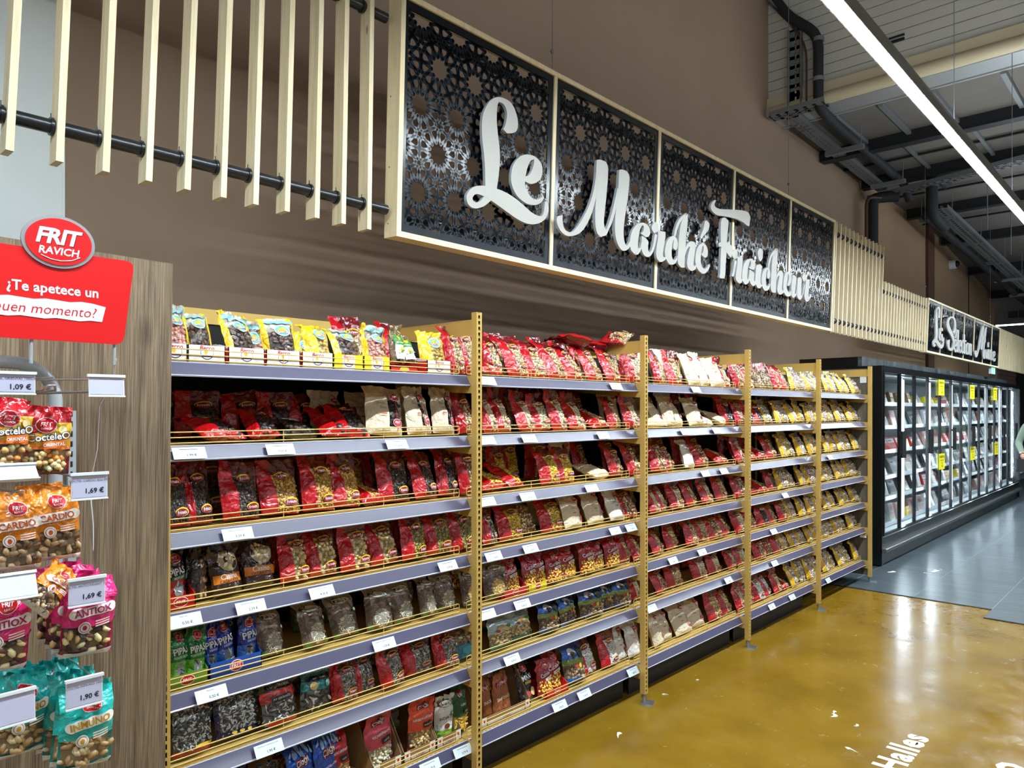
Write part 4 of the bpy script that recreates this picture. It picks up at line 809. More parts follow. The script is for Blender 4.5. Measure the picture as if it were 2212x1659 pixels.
P_('BM', 'mountain_snack_bag', 'blue bag with mountain picture and brown contents', .165, .195, .06, .86, [(.14, [(1, (20, 90, 190))]), (.46, [(1, None)]), (.60, [(1, (120, 140, 40))]), (1, [(1, (24, 96, 196))])], (30, 90, 180), ('forest', 'chunk', .014, (-.95, .95, .12, .46, False), .3), lambda l: l.ell(-.02, l.sh.h * .76, .030, .020, (206, 214, 226)).ell(.05, l.sh.h * .74, .03, .03, (26, 50, 44)).ell(-.015, l.sh.h * .70, .018, .016, (70, 60, 50)).ell(-.01, l.sh.h * .42, .010, .012, (206, 60, 60)).ell(.02, l.sh.h * .42, .011, .013, (236, 190, 60)).ell(0, l.sh.h * .07, .03, .010, (80, 60, 50)))
def cil(l, col, t1):
    h = l.sh.h; l.rect(.0, h * .82, .064, .020, (120, 20, 28), .06).ell(.0, h * .845, .026, .014, (120, 20, 28)).text('Çiloğlu', 0, h * .825, .020, WHT, rot=.08, shear=.25, bold=.01).text(t1, 0, h * .60, .0125, WHT, rot=.06, bold=.02).rect(.02, h * .47, .05, .022, BLK, .05).text('FINDIK İÇİ' if t1[0] == 'H' else 'LEBLEBİ', .02, h * .47, .009, WHT, rot=.05)
def pc(code, nm, words, col, t1, pal='hazel', shp='round', size=.010): P_(code, nm, words, .125, .205, .05, .8, [(.36, [(1, None)]), (1, [(1, col)])], col, (pal, shp, size, (-.92, .92, .05, .37, False), .3), lambda l: cil(l, col, t1), True)
pc('CP', 'chickpea_pouch', 'pink pouch of roasted chickpeas in cardboard box', (206, 74, 92), 'KICHERERBSEN', 'almond')
pc('CO', 'hazelnut_pouch', 'orange pouch of hazelnuts in cardboard box', (226, 84, 50), 'HASELNUSSKERNE')
pc('CR', 'red_chickpea_pouch', 'red pouch of roasted chickpeas', (186, 34, 44), 'GELBE KICHERERBSEN')
pc('CG', 'corn_pouch', 'dark green pouch at the box end', (40, 84, 46), 'CONES', 'corn', 'seed', .012)
P_('CB', 'blue_kernel_pouch', 'bright blue pouch with dark red ribbon logo', .165, .2, .055, .85, [(1, [(1, (24, 84, 196))])], (20, 70, 170), None, lambda l: (l.rect(0, l.sh.h * .66, .085, .034, (120, 20, 28), .1), l.text('Çiloğlu', 0, l.sh.h * .66, .030, WHT, rot=.12, shear=.25, bold=.01), l.text('SONNENBLUMENKERNE', .0, l.sh.h * .42, .012, WHT, rot=.08, bold=.02), [l.ell(-.06 + .024 * i, l.sh.h * (.86 - .05 * (i % 2)), .018, .007, (150, 190, 236), rot=.6 + i * .3) for i in range(6)]))
P_('CW', 'white_almond_bag', 'white and green bag of almonds in box', .12, .19, .05, .85, [(.2, [(1, (150, 190, 60))]), (.74, [(1, (232, 234, 230))]), (1, [(1, None)])], (220, 222, 216), ('walnutdk', 'oval', .014, (-.9, .9, .74, .9, False), .3), lambda l: (bab(l), l.text('BADEM İÇİ', 0, l.sh.h * .5, .018, (50, 50, 50), rot=.1, bold=.01), l.ell(.0, l.sh.h * .3, .02, .012, (120, 60, 40))))
P_('CS', 'brown_pouch', 'brown pouch standing in a cardboard box', .10, .165, .045, .8, [(1, [(1, (160, 92, 50))])], (140, 80, 44), None, lambda l: (l.rect(0, l.sh.h * .74, .056, .018, (150, 30, 30), .1), l.text('Çiloğlu', 0, l.sh.h * .745, .018, WHT, rot=.1, shear=.25), l.text('SNACKS', 0, l.sh.h * .4, .018, (240, 226, 206), rot=.08, bold=.02)), True)
P_('MX', 'black_snack_bag', 'black snack bag with red oval and white lettering', .10, .185, .05, .82, [(1, [(1, (26, 24, 26))])], (24, 22, 24), None, lambda l: (frito(l, 0, l.sh.h * .78, .022), l.text('MAXI', 0, l.sh.h * .54, .03, WHT, rot=.12, bold=.03), l.rect(0, l.sh.h * .42, .05, .012, (196, 160, 60), .1), l.ell(.02, l.sh.h * .2, .022, .018, (226, 190, 120)), l.ell(-.02, l.sh.h * .15, .018, .014, (190, 60, 70))))
P_('YM', 'dried_mushroom_bag', 'yellow-striped clear bag of grey dried pieces', .15, .215, .07, .76, [(.9, [(-.62, (226, 180, 20)), (1, None)]), (1, [(-.5, (230, 184, 24)), (1, None)])], (150, 136, 110), ('mush', 'chunk', .0135, (-.64, .97, .03, .78, False), .45), lambda l: None)
P_('BR', 'brown_nut_bag', 'clear pink-topped bag of brown nuts', .14, .225, .065, .72, [(.72, [(1, None)]), (1, [(.2, (220, 130, 140)), (1, None)])], (150, 110, 100), ('walnutdk', 'chunk', .011, (-.95, .95, .03, .74, False), .5), lambda l: None)
def hang(l, c, t, t2c):
    w_, h = l.sh.w, l.sh.h; frito(l, .008, h * .80, .020, (206, 24, 30)); l.rect(.004, h * .60, .082, .022, (244, 240, 234), .12).ell(-.037, h * .57, .011, .0125, (244, 240, 234)).ell(.045, h * .63, .011, .0125, (244, 240, 234)).text(t, .004, h * .60, .0215, c, rot=.12, bold=.03)
    l.ell(-.014, h * .40, .0145, .0145, (236, 232, 230)).ell(-.014, h * .40, .0115, .0115, t2c).ell(-.014, h * .40, .010, .010, (236, 232, 230)).ell(-.014, h * .40, .005, .006, t2c)
    for i in range(3): l.rect(.026, h * (.485 - .03 * i), .034, .0028, (244, 226, 220), .12)
def ph(code, nm, words, col, t, tc, pal): P_(code, nm, words, .112, .185, .034, .86, [(.07, [(1, (226, 226, 226))]), (.40, [(1, None)]), (1, [(1, col)])], col, (pal, 'oval', .0125, (-.95, .95, .07, .42, False), .3), lambda l: hang(l, tc, t, tc))
ph('HC', 'orange_nut_bag', '', (240, 140, 20), 'CARDIO', (190, 80, 10), 'walnutdk')
ph('HA', 'pink_nut_bag', '', (228, 36, 120), 'ANTIOX', (170, 20, 90), 'trail')
ph('HI', 'teal_nut_bag', '', (26, 186, 178), 'INMUNO', (196, 150, 40), 'walnut')
def ori(l):
    w_, h = l.sh.w, l.sh.h; frito(l, -.006, h * .72, .022, (196, 20, 34)); l.ell(.03, h * .66, .009, .009, (246, 224, 160)); l.text('CocteleO', .0, h * .555, .0235, BLK, rot=.10, bold=.08).text('CocteleO', .0, h * .555, .0235, WHT, rot=.10, bold=.02).rect(.012, h * .445, .05, .017, (236, 120, 40), .08).text('ORIENTAL', .012, h * .445, .0105, WHT, rot=.08, bold=.03)
P_('HO', 'oriental_mix_bag', '', .098, .165, .034, .88, [(.07, [(1, (40, 20, 20))]), (.37, [(1, None)]), (.42, [(1, (232, 120, 40))]), (.60, [(1, (236, 170, 40))]), (.76, [(-.3, (190, 30, 30)), (1, (240, 190, 40))]), (1, [(1, (190, 14, 30))])], (190, 20, 34), ('oriental', 'round', .0125, (-.95, .95, .06, .38, False), .3), ori)

_bm = {}
def bag_meshes(code, var):
    k = (code, var)
    if k not in _bm:
        p = PR[code]; sd = sum(ord(c) * 7 for c in code) + var * 101
        sh = Shape(p['w'], p['h'], p['t'], sd, p['fill']); fm = film_mesh(sh, p['zone'], p['back'], p['kraft']); cm = lm = None
        if p['cont']:
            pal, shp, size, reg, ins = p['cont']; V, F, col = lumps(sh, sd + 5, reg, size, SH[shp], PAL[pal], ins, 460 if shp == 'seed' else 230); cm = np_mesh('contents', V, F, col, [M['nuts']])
        l = Lab(sh); p['dec'](l)
        if l.mb.v: lm = l.mb.mesh('printed_label', [M['paint']])
        _bm[k] = (fm, cm, lm)
    return _bm[k]
NV = 2; bag_i = [0]
def bag(code, label, group, loc, rot=(0, 0, 0), sx=1., sz=1., order=True):
    bag_i[0] += 1; fm, cm, lm = bag_meshes(code, bag_i[0] % NV); p = PR[code]
    o = obj(p['name'], fm, None, None, loc, rot); o.scale = (sx, 1, sz); o.rotation_mode = 'ZXY' if 0 else 'XYZ'
    tag(o, label, 'snack bag', group)
    if cm: obj('contents', cm, None, o, kind='stuff')
    if lm: obj('printed_label', lm, None, o, kind='stuff')
    return o
rb = random.Random(11)
BAGS = """00 BP,88,90 BD,173,128 BD,319,117 BD,469,127 BY,625,111 BD,760,152 BP,894,136 LI,1003,90 LI,1073,90 BY,1192,151 RW,1312,111 RW,1412,90
01 RPf,255,191 RPf,398,111 RKf,537,155 RPf,724,221 RP,769,161 KD,932,176 KD,1092,163 K,1127,90 KD,1240,195 RN,1396,109
02 RR,84,90 RR,166,131 RR,315,150 RG,472,186 RG,621,168 RG,756,161 RGf,873,103 RV,985,165 RV,1145,160 RV,1282,149 RN,1393,114
03 PR,92,90 CM,161,90 CA,263,117 CA,389,122 RC,520,165 RC,644,130 RC,784,166 RC,940,162 RL,1077,185 RL,1228,174 RL,1367,164
04 PG,92,90 PG,151,90 PB,204,90 PB,265,90 PB,335,90 BA,439,139 BA,606,139 BA,752,134 BA,896,136 BA,1037,135 BA,1159,97 BA,1282,141 BC,1405,92
05 SB,141,140 SN,306,166 SR,458,148 ST,615,157 RS,738,109 RS,833,138 RS,964,132 RS,1115,216 RS,1264,147 MB,1387,126
06 MX,400,106 CB,561,165 CB,671,90 CR,725,126 CP,915,157 CO,1122,139 CW,1256,131 CG,1346,141
10 RWf,1546,170 RW,1587,90 RW,1732,206 RW,1887,161 RW,2039,230 RW,2210,195 RW,2366,230 RW,2561,230 RA,2744,180
11 RA,1550,90 RA,1645,183 RA,1792,149 RA,1921,161 RA,2054,190 RA,2220,161 RWf,2415,230 RW,2567,147 RA,2727,211
12 RYf,1575,225 RYf,1720,207 RYb,1599,155 RYb,1742,141 RY,1972,230 RY,2114,199 KDf,2434,230 RN,2590,192 RN,2760,148
13 RS,1538,108 RY,1698,230 RDn,1867,164 RY,2021,230 K,2170,230 K,2393,200 KT,2572,230 RN,2713,230
14 BC,1579,140 CT,1695,112 CT,1814,95 CT,1907,95 CT,2001,152 CT,2136,185 CT,2280,133 CT,2385,146 CT,2524,227 RH,2678,135 RH,2784,103
15 PT,1615,224 PT,1781,159 BM,1963,194 BM,2139,165 BM,2329,199 BM,2483,129 BM,2615,230 RA,2794,106
16 CS,1534,90 CS,1587,90 CS,1649,110 MX,1816,113 CT,1927,119 CT,2024,165 BM,2174,230 RT,2321,169 RT,2505,203 KT,2637,230 KT,2746,184
20 RH,3021,219 RH,3240,230 K,3449,230 K,3633,206 K,3779,230 RA,3931,144 RW,4090,213 RW,4198,129
21 Kf,2991,230 K,3038,159 K,3137,152 K,3266,198 K,3473,230 KTf,3649,221 KDf,3875,230 RP,3957,210 RP,4140,230
22 RN,3021,230 RN,3167,230 KT,3397,230 RN,3607,230 RWf,3862,230 RN,4140,230
23 RA,2973,126 RA,3096,157 RA,3245,178 RW,3442,209 RA,3631,230 RW,3866,230 RP,4125,230
24 RH,3022,220 RH,3210,230 RH,3418,230 RW,3593,230 RN,3758,230 RH,3933,230 RA,4152,230
25 RN,3056,230 RH,3232,230 RA,3546,230 RA,3768,230 RA,4002,230 RA,4178,190
26 K,3010,219 K,3128,230 K,3326,230 K,3522,230 RH,3751,230 RH,3959,230 RH,4169,207
30 RA,4125,191 RA,4291,191 BR,4457,191 BR,4624,191 RW,4790,191 RW,4956,191 YM,5122,191 YM,5289,191
31 RN,4125,191 RP,4291,191 RP,4457,191 YM,4624,191 YM,4790,191 YM,4956,191 YM,5122,191 YM,5289,191
32 RA,4135,200 RNf,4325,200 RNf,4515,200 RN,4705,200 YM,4896,200 YM,5085,200 YM,5276,200
33 RN,4135,200 RPf,4325,200 RNf,4515,200 RP,4705,200 YM,4896,200 YM,5085,200 YM,5276,200
34 RA,4135,200 RN,4325,200 RP,4515,200 RN,4705,200 RN,4896,200 YM,5085,200 YM,5276,200
35 RA,4125,191 RAf,4291,191 RN,4457,191 RN,4624,191 RN,4790,191 YM,4956,191 YM,5122,191 YM,5289,191
36 RA,4125,191 RA,4291,191 RT,4457,191 RT,4624,191 RA,4790,191 RAf,4956,191 YM,5122,191 YM,5289,191
40 YM,5465,200 YM,5655,200 YM,5845,200 YM,6035,200 YM,6226,200 YM,6415,200 YM,6606,200
41 YM,5455,191 YM,5621,191 YM,5787,191 YM,5954,191 YM,6120,191 YM,6286,191 YM,6452,191 YM,6619,191
42 YM,5465,200 YM,5655,200 YM,5845,200 YM,6035,200 YM,6226,200 YM,6415,200 YM,6606,200
43 YM,5455,191 YM,5621,191 YM,5787,191 YM,5954,191 YM,6120,191 YM,6286,191 YM,6452,191 YM,6619,191
44 YM,5465,200 YM,5655,200 YM,5845,200 YM,6035,200 YM,6226,200 YM,6415,200 YM,6606,200
45 YM,5455,191 YM,5621,191 YM,5787,191 YM,5954,191 YM,6120,191 YM,6286,191 YM,6452,191 YM,6619,191
46 YM,5465,200 YM,5655,200 YM,5845,200 YM,6035,200 YM,6226,200 YM,6415,200 YM,6606,200"""
tilts = {}
for line in BAGS.strip().split('\n'):
    bk, *it = line.split(); b, k = int(bk[0]), int(bk[1]); nf = 0
    group = 'snack bags on the %s shelf of the %s' % (nth(k), BAYN[b])
    gap = (.30, .205, .212, .190, .170, .153, .205)[k]
    X_ = [int(q.split(',')[1]) / 1000 for q in it]
    for i, q in enumerate(it):
        near = min([abs(X_[i] - X_[j]) for j in range(len(it)) if j != i and it[j].split(',')[0][-1] not in 'fnb' and it[i].split(',')[0][-1] not in 'fnb'] + [.3])
        code, x, wd = q.split(','); x = int(x) / 1000; wd = int(wd) / 1000; fl = code[-1]
        if fl in 'fnb' and code[:-1] in PR: code_, mode = code[:-1], fl
        else: code_, mode = code, ''
        p = PR[code_]; sx = min(1.12, max(.72, min(wd, near * (1.06 if b == 0 else 1.2)) / p['w'])); sz = rb.uniform(.94, 1.05)
        boxed = (b == 0 and k == 0 and code_[0] in 'BL') or code_[0] == 'C' and code_ not in ('CA', 'CM', 'CT') or code_ in ('PG', 'PB', 'PR')
        lean = rb.uniform(.20, .36) if b < 1 else rb.uniform(.28, .5)
        if code_ in ('BA', 'BC', 'PT', 'BM', 'SB', 'SN', 'ST', 'SR', 'CA', 'CT'): lean = rb.uniform(.16, .26)
        if boxed: lean = rb.uniform(.06, .2) if k else rb.uniform(.15, .45)
        yaw = rb.uniform(-.14, .22) if not boxed else rb.uniform(-.2, .2); roll = rb.uniform(-.06, .10)
        y = .128 + (.018 if i % 2 else 0) + rb.uniform(0, .012); z = ZS[k] + .012
        if b == 0 and k == 1 and code_[0] == 'R' and i < 6: lean = rb.uniform(.75, .95); y = .13
        if mode == 'f': lean = rb.uniform(1.0, 1.25); y = .132; z = ZS[k] + .022; yaw = rb.uniform(-.25, .35)
        if mode == 'n': lean = .45; y = .2
        if mode == 'b': y = .30; lean = .12
        if boxed: z = ZS[k] + .016; y = .140 + rb.uniform(0, .02)
        if b == 0 and k == 0 and boxed: z += .028
        if b and mode == '' and k: sz = min(1.22, max(.85, gap * rb.uniform(.84, 1.0) / (p['h'] * math.cos(lean))))
        top = p['h'] * sz * math.cos(lean)
        if top > gap and mode != 'f': sz *= max(.78, gap / top)
        lab = '%s%s, %s along %s shelf of %s' % (p['words'] if mode != 'f' else p['words'].replace(' and red ovals', '').replace(' and clear', ''), ' lying' if mode == 'f' else '', nth(i), nth(k), BAYN[b])
        bag(code_, lab, group, (x, y, z), (-lean, roll, yaw), sx, sz)
# second row, deeper on the shelf, in the shade of the shelf above
BACK = {0: {0: 'BD BP BY RW RW', 1: 'RP RP RP RP RP K K K K', 2: 'RR RR RG RR RG RG RV RV', 3: 'CM CA CA RC RC RC RL RL', 4: 'PG PB BA BA BA BA BA', 5: 'SB SN SR ST RS RS RS', 6: 'MX CB CR CP CO CW'},
        1: {0: 'RW RW RW RW RW RW RH', 1: 'RA RA RA RW RW RN', 2: 'RY RY RY RY KD RN', 3: 'RY RY K K KT RN', 4: 'CT CT CT CT CT RH', 5: 'PT PT BM BM BM', 6: 'CT CT BM RT KT'},
        2: {0: 'RH RH K K RA RW', 1: 'K K K KT RP RP', 2: 'RN RN KT RN RN RN', 3: 'RA RA RW RA RP RP', 4: 'RH RH RW RN RH', 5: 'RN RH RA RA RA', 6: 'K K K RH RH'},
        3: {k: s for k, s in enumerate(('RA RW BR YM', 'RP RP YM YM', 'RP RN YM', 'RP RP YM', 'RN RP YM', 'RN RN YM', 'RA RT YM'))}}
for b in BACK:
    for k, s in BACK[b].items():
        L_ = s.split(); wdt = (BW - .12) / len(L_); gap = (ZS[k - 1] - ZS[k] - .03) if k else .30
        for i, code in enumerate(L_):
            p = PR[code]; sz = min(1.05, gap / p['h']) * (.78 if (b, k) == (0, 1) else 1)
            bag(code, '%s, %s in back row, %s shelf of %s' % (p['words'].split(' with ')[0].replace(' in cardboard box', '').replace(' in red box', '').replace(' in box', '').replace(' picturing peanuts above clear window', '').replace(' at the box end', ''), nth(i), nth(k), BAYN[b]), 'back row bags on the %s shelf of the %s' % (nth(k), BAYN[b]),
                (b * BW + .07 + wdt * (i + .5) + rb.uniform(-.02, .02), .36 + rb.uniform(-.02, .03), ZS[k] + .012), (-rb.uniform(.05, .2), rb.uniform(-.06, .06), rb.uniform(-.2, .2)), 1, sz)
for i, (x, y, z, rx, rz_) in enumerate(((2.36, .20, 2.035, -1.42, 1.2), (2.60, .20, 2.055, -1.15, -1.3), (2.66, .26, 2.03, -1.4, .5))):
    bag('RH' if i == 0 else 'RW', '%s bag thrown on top of the second bay, %s' % (('peanut', 'nut', 'nut')[i], ('half over the others', 'with red end up', 'nearest the post')[i]), 'bags thrown on top', (x, y, z), (rx, .1, rz_))

# ------------------------------------------------------------------ display boxes
def tray_box(name, label, x0, x1, y0, y1, z, hf, hb, m, loc_print=None, t=.003, tabs=True):
    o = thing(name, label, 'display box', ((x0 + x1) / 2, y0, z)); w_ = (x1 - x0) / 2; d = y1 - y0
    b = MB().box(-w_, w_, 0, d, 0, .002).box(-w_, w_, 0, t, 0, hf).box(-w_, w_, d - t, d, 0, hb)
    for s in (-w_, w_ - t): b.prism([(0, 0), (d, 0), (d, hb), (d * .35, hb), (0, hf)], s, s + t, ax='x')
    obj('tray', b, M[m], o)
    if loc_print:
        lb = MB(); loc_print(lb, w_, hf); obj('front_print', lb, M['paint'], o)
    return o
def flat(mb, x0, x1, z0, z1, c, y=-.0006): mb.add([(x0, y, z0), (x1, y, z0), (x1, y, z1), (x0, y, z1)], [(0, 1, 2, 3)], 0, lin(c))
def flatell(mb, x, z, rx, rz_, c, y=-.001): mb.add([(x + rx * math.cos(i * math.pi / 9), y, z + rz_ * math.sin(i * math.pi / 9)) for i in range(18)], [tuple(range(18))], 0, lin(c))
def bprint(mb, w_, h, yellow=False):
    if yellow: flat(mb, -.028, .028, .004, h - .003, (240, 240, 236))
    flatell(mb, 0, h * .56, .022, .020, (60, 60, 120)); flatell(mb, 0, h * .58, .0205, .018, (240, 240, 240), -.0014); flatell(mb, -.004, h * .66, .006, .008, (240, 190, 60), -.0018); flat(mb, -.016, .016, h * .38, h * .46, (40, 44, 130), -.0018)
    textmb(mb, 'Barco', .021, lambda a, c: (a, -.0018, h * .86 + c), 0, lin((196, 40, 50)), shear=.2, bold=.01)
    for s in (-.045, .03): flat(mb, s, s + .015, h * .26, h * .275, (180, 60, 70))
for i, (x0, x1, m_) in enumerate(((.035, .113, 'white_card'), (.115, .240, 'white_card'), (.251, .382, 'white_card'), (.389, .522, 'white_card'), (.530, .661, 'white_card'), (.664, .799, 'yellow_card'), (.802, .930, 'yellow_card'), (1.127, 1.262, 'white_card'))):
    o = tray_box('display_box', '%s card display box with small oval emblem, %s box along the top shelf' % ('yellow' if 'y' == m_[0] else 'white', nth(i)), x0, x1, .108, .30, ZS[0], .062, .074, m_, lambda mb, w_, h, y=m_[0] == 'y': bprint(mb, w_, h, y))
    if m_[0] == 'w' and i in (2, 3, 4, 7): obj('red_flank', MB().box(-(x1 - x0) / 2 - .0012, -(x1 - x0) / 2 - .0002, .002, .11, .002, .058), M['red_card'], o)
def redp(t, c=(200, 20, 30), tc=WHT):
    def f(mb, w_, h): flatell(mb, 0, h * .55, .024, h * .36, (240, 240, 240)); flatell(mb, 0, h * .55, .022, h * .31, c, -.0014); textmb(mb, t, h * .34, lambda a, q: (a, -.0019, h * .55 + q), 0, lin(tc), bold=.02)
    return f
tray_box('display_box', 'red card tray under the lemon herb bags', .932, 1.075, .108, .26, ZS[0], .030, .05, 'red_card', redp(' ', (240, 190, 40), (170, 20, 20)))
tray_box('display_box', 'red card box holding the dark red seed bags', .045, .140, .108, .29, ZS[3], .045, .075, 'red_card', redp('FRIT'))
tray_box('display_box', 'green card box holding the green seed bags', .045, .182, .108, .30, ZS[4], .045, .08, 'green_card', redp('FRIT'))
tray_box('display_box', 'blue card box holding the blue seed bags', .186, .372, .108, .30, ZS[4], .055, .09, 'blue_card', redp('FRIT'))
tray_box('display_box', 'pink card box at the start of the cocktail mix bags', 1.60, 1.765, .108, .29, ZS[4], .04, .08, 'pink_card', redp('FRIT'))
tray_box('display_box', 'yellow card box below the cocktail mix bags', 1.775, 1.915, .108, .29, ZS[4], .04, .07, 'yellow_card', redp('FRIT'))
tray_box('display_box', 'red card box under the cocktail bags on the lowest shelf', 1.91, 2.085, .108, .29, ZS[6], .04, .08, 'red_card', redp('FRIT'))
def cb(mb, w_, h):
    flat(mb, -w_ + .004, -w_ + .034, .004, h + .0, (236, 236, 232)); flat(mb, w_ - .034, w_ - .004, .004, h, (236, 236, 232)); flat(mb, -w_ + .04, w_ - .04, .006, .022, (240, 238, 232))
    textmb(mb, 'Çiloğlu', .016, lambda a, q: (a, -.0014, .014 + q), 0, lin((190, 30, 34)), shear=.25, bold=.01); flatell(mb, -w_ + .019, h * .62, .006, .006, (200, 30, 40)); flatell(mb, w_ - .019, h * .62, .006, .006, (200, 30, 40))
for i, (x0, x1) in enumerate(((.46, .69), (.845, .99), (1.0, 1.175), (1.18, 1.325), (1.45, 1.785))):
    tray_box('display_box', 'brown cardboard display box %s' % ('with the blue pouches', 'with the pink pouch', 'with the orange pouch', 'with the white almond bag', 'with brown pouches at the second bay start')[i], x0, x1, .108, .42, ZS[6], .045, .20, 'cardboard', cb)

# ================================================================== FREEZER
FX, FY, NP, PW = 7.46, .131, 7, 1.19
FW = NP * PW
fz = thing('display_freezer', 'long black upright freezer with glass doors and lit white inside', 'freezer', (FX, FY, 0))
obj('end_wall', MB().box(-.04, 0, 0, .87, .02, 2.138), M['freezer_black'], fz); obj('end_wall', MB().box(FW, FW + .04, 0, .87, .02, 2.138), M['freezer_black'], fz)
obj('base_plinth', MB().box(0, FW, .03, .85, .0, .10).box(0, FW, .012, .85, .10, .30), M['freezer_black'], fz)
obj('bumper_rail', MB().prism([(-.045, .160), (-.045, .190), (-.035, .198), (.012, .198), (.012, .152), (-.035, .152)], -.04, FW + .04, ax='x'), M['steel'], fz)
obj('liner', MB().box(0, FW, .80, .86, .10, 2.06).box(0, FW, .06, .80, .29, .315).box(0, FW, .06, .80, 2.055, 2.07), M['freezer_in'], fz)
obj('roof', MB().box(0, FW, .03, .86, 2.07, 2.138), M['freezer_black'], fz)
obj('door_header', MB().box(0, FW, -.004, .03, 2.085, 2.138), M['freezer_black'], fz)
cw = obj('crown_panel', MB().box(-.04, FW + .04, .20, .24, 2.138, 2.242), M['crown'], fz)
obj('crown_side', MB().box(-.045, -.01, .24, .87, 2.138, 2.24), M['freezer_black'], fz)
ZF = [.322, .649, .894, 1.189, 1.468, 1.735]
sh_m = MB().box(0, PW - .03, .17, .78, -.012, 0).mesh('wire_shelf', [M['freezer_in']])
pr_m = MB().box(0, PW - .03, .160, .168, -.022, .022).mesh('ticket_rail', [M['white_plastic']])
door_bits = {}
hw = PW / 2
fr = MB().box(0, .022, -.012, .018, .325, 2.085).box(hw - .022, hw, -.012, .018, .325, 2.085).box(.022, hw - .022, -.012, .018, .325, .345).box(.022, hw - .022, -.012, .018, 2.068, 2.085).mesh('door_frame', [M['freezer_black']])
gl = MB().box(.022, hw - .022, -.003, .003, .345, 2.068).mesh('glass_pane', [M['glass']])
hd = MB().bevbox(-.03, .03, -.055, -.03, 0, .30, .010).box(-.012, .012, -.032, -.010, .02, .05).box(-.012, .012, -.032, -.010, .25, .28).mesh('door_handle', [M['blackmatt']])
led_m = MB().tube([(0, 0, .40), (0, 0, 2.02)], .0075, 8).mesh('lit_tube', [M['led_freezer']])
hold_m = MB().box(-.022, .022, .012, .03, .38, 2.04).mesh('tube_holder', [M['freezer_in']])
for i in range(NP):
    for j in range(2):
        x = i * PW + j * hw
        d = obj('door', fr, None, fz, (x, 0, 0)); obj('glass_pane', gl, None, d)
        obj('door_handle', hd, None, d, (hw - .035 if j == 0 else .035, 0, 1.13))
    o = obj('led_tube', led_m, None, fz, ((i + 1) * PW - .07, .10, 0)); obj('tube_holder', hold_m, None, o)
    for z in ZF: 
        if z > .4: obj('wire_shelf', sh_m, None, fz, (i * PW + .015, 0, z))
        obj('ticket_rail', pr_m, None, fz, (i * PW + .015, 0, z + (.03 if z < .4 else 0)))
rf = random.Random(3)
FK = {'tray': ('frozen_tray', 'clear-wrapped frozen tray', 'white_card', (.17, .05, .21)), 'silver': ('frozen_pack', 'silvery frozen fish pack', 'foil', (.20, .045, .20)), 'red': ('frozen_box', 'red frozen food box', 'red_card', (.24, .06, .15)), 'brown': ('frozen_carton', 'brown frozen carton', 'cardboard', (.22, .08, .16)),
      'pink': ('frozen_bag', 'pale pink frozen bag', 'pinkbag', (.20, .06, .20)), 'dark': ('frozen_dark_tray', 'dark frozen tray', 'darktray', (.18, .05, .18)), 'yellow': ('frozen_yellow_box', 'yellow frozen box', 'yellow_card', (.22, .06, .12))}
M['pinkbag'] = mat('pinkbag', (220, 170, 160), .35); M['darktray'] = mat('darktray', (60, 56, 54), .4)
fk_m = {}
for k, (nm, wd, mm, (a, b_, c)) in FK.items():
    q = MB().bevbox(-a / 2, a / 2, 0, b_, 0, c, .008).mesh(nm, [M[mm]]); l = MB()
    flat(l, -a * .4, a * .4, c * .55, c * .9, {'red': (236, 226, 220), 'brown': (180, 140, 90), 'pink': (200, 60, 70), 'silver': (226, 230, 234), 'tray': (196, 120, 110), 'dark': (150, 140, 130), 'yellow': (240, 160, 30)}[k]); flat(l, -a * .42, a * .42, c * .1, c * .46, {'red': (160, 20, 30), 'brown': (120, 84, 50), 'pink': (236, 200, 190), 'silver': (130, 128, 126), 'tray': (206, 176, 166), 'dark': (40, 38, 38), 'yellow': (206, 130, 20)}[k]); flat(l, -a * .3, a * .1, c * .68, c * .76, (90, 40, 40), -.0012)
    fk_m[k] = (nm, wd, q, l.mesh('printed_front', [M['paint']]))
ROWK = [['silver', 'dark', 'tray', 'pink'], ['dark', 'silver', 'yellow', 'tray'], ['silver', 'tray', 'dark', 'silver'], ['red', 'pink', 'silver', 'red'], ['silver', 'dark', 'tray', 'silver'], ['brown', 'tray', 'silver', 'yellow']]
LEVEL = ['floor', 'lowest shelf', 'second lowest shelf', 'middle shelf', 'second highest shelf', 'top shelf']
for i in range(NP):
    for li, z in enumerate(ZF):
        kk = ROWK[li][(i * 3 + li) % 4] if li not in (3,) or i not in (1, 3, 4) else 'red'
        for j in range(4):
            k = kk if rf.random() < .72 else rf.choice(list(fk_m)); nm, wd, q, l = fk_m[k]
            o = obj(nm, q, None, None, (FX + i * PW + .16 + j * .29 + rf.uniform(-.03, .03), FY + .22 + rf.uniform(0, .05), z + .002), (-rf.uniform(.2, .45), 0, rf.uniform(-.12, .12))); tag(o, '%s, %s of %s behind %s freezer door pair' % (wd, nth(j), LEVEL[li], nth(i)), 'frozen food', 'frozen food on the freezer %s' % LEVEL[li]); obj('printed_front', l, None, o)
pt = MB().box(0, .30, -.002, 0, 0, .205).mesh('promo_tag', [M['promo']])
for i, (x, z) in enumerate(((9.70, 1.855), (11.52, 1.83), (13.24, 1.83), (9.72, .895), (11.54, .925), (13.33, .928))):
    o = obj('promo_tag', pt, None, None, (x, FY - .016, z)); tag(o, 'yellow promotion tag hung %s on the %s freezer' % ('high' if i < 3 else 'low', ['near end of the', 'middle of the', 'far part of the'][i % 3]), 'sign', 'yellow promotion tags')
    b = MB(); textmb(b, 'PROMOTION', .040, lambda a, c: (.15 + a, -.0026, .165 + c), bold=.02); textmb(b, '2,', .085, lambda a, c: (.17 + a, -.0026, .06 + c), bold=.01); b.box(.06, .24, -.0027, -.0021, .118, .124); obj('print', b, M['ink'], o)

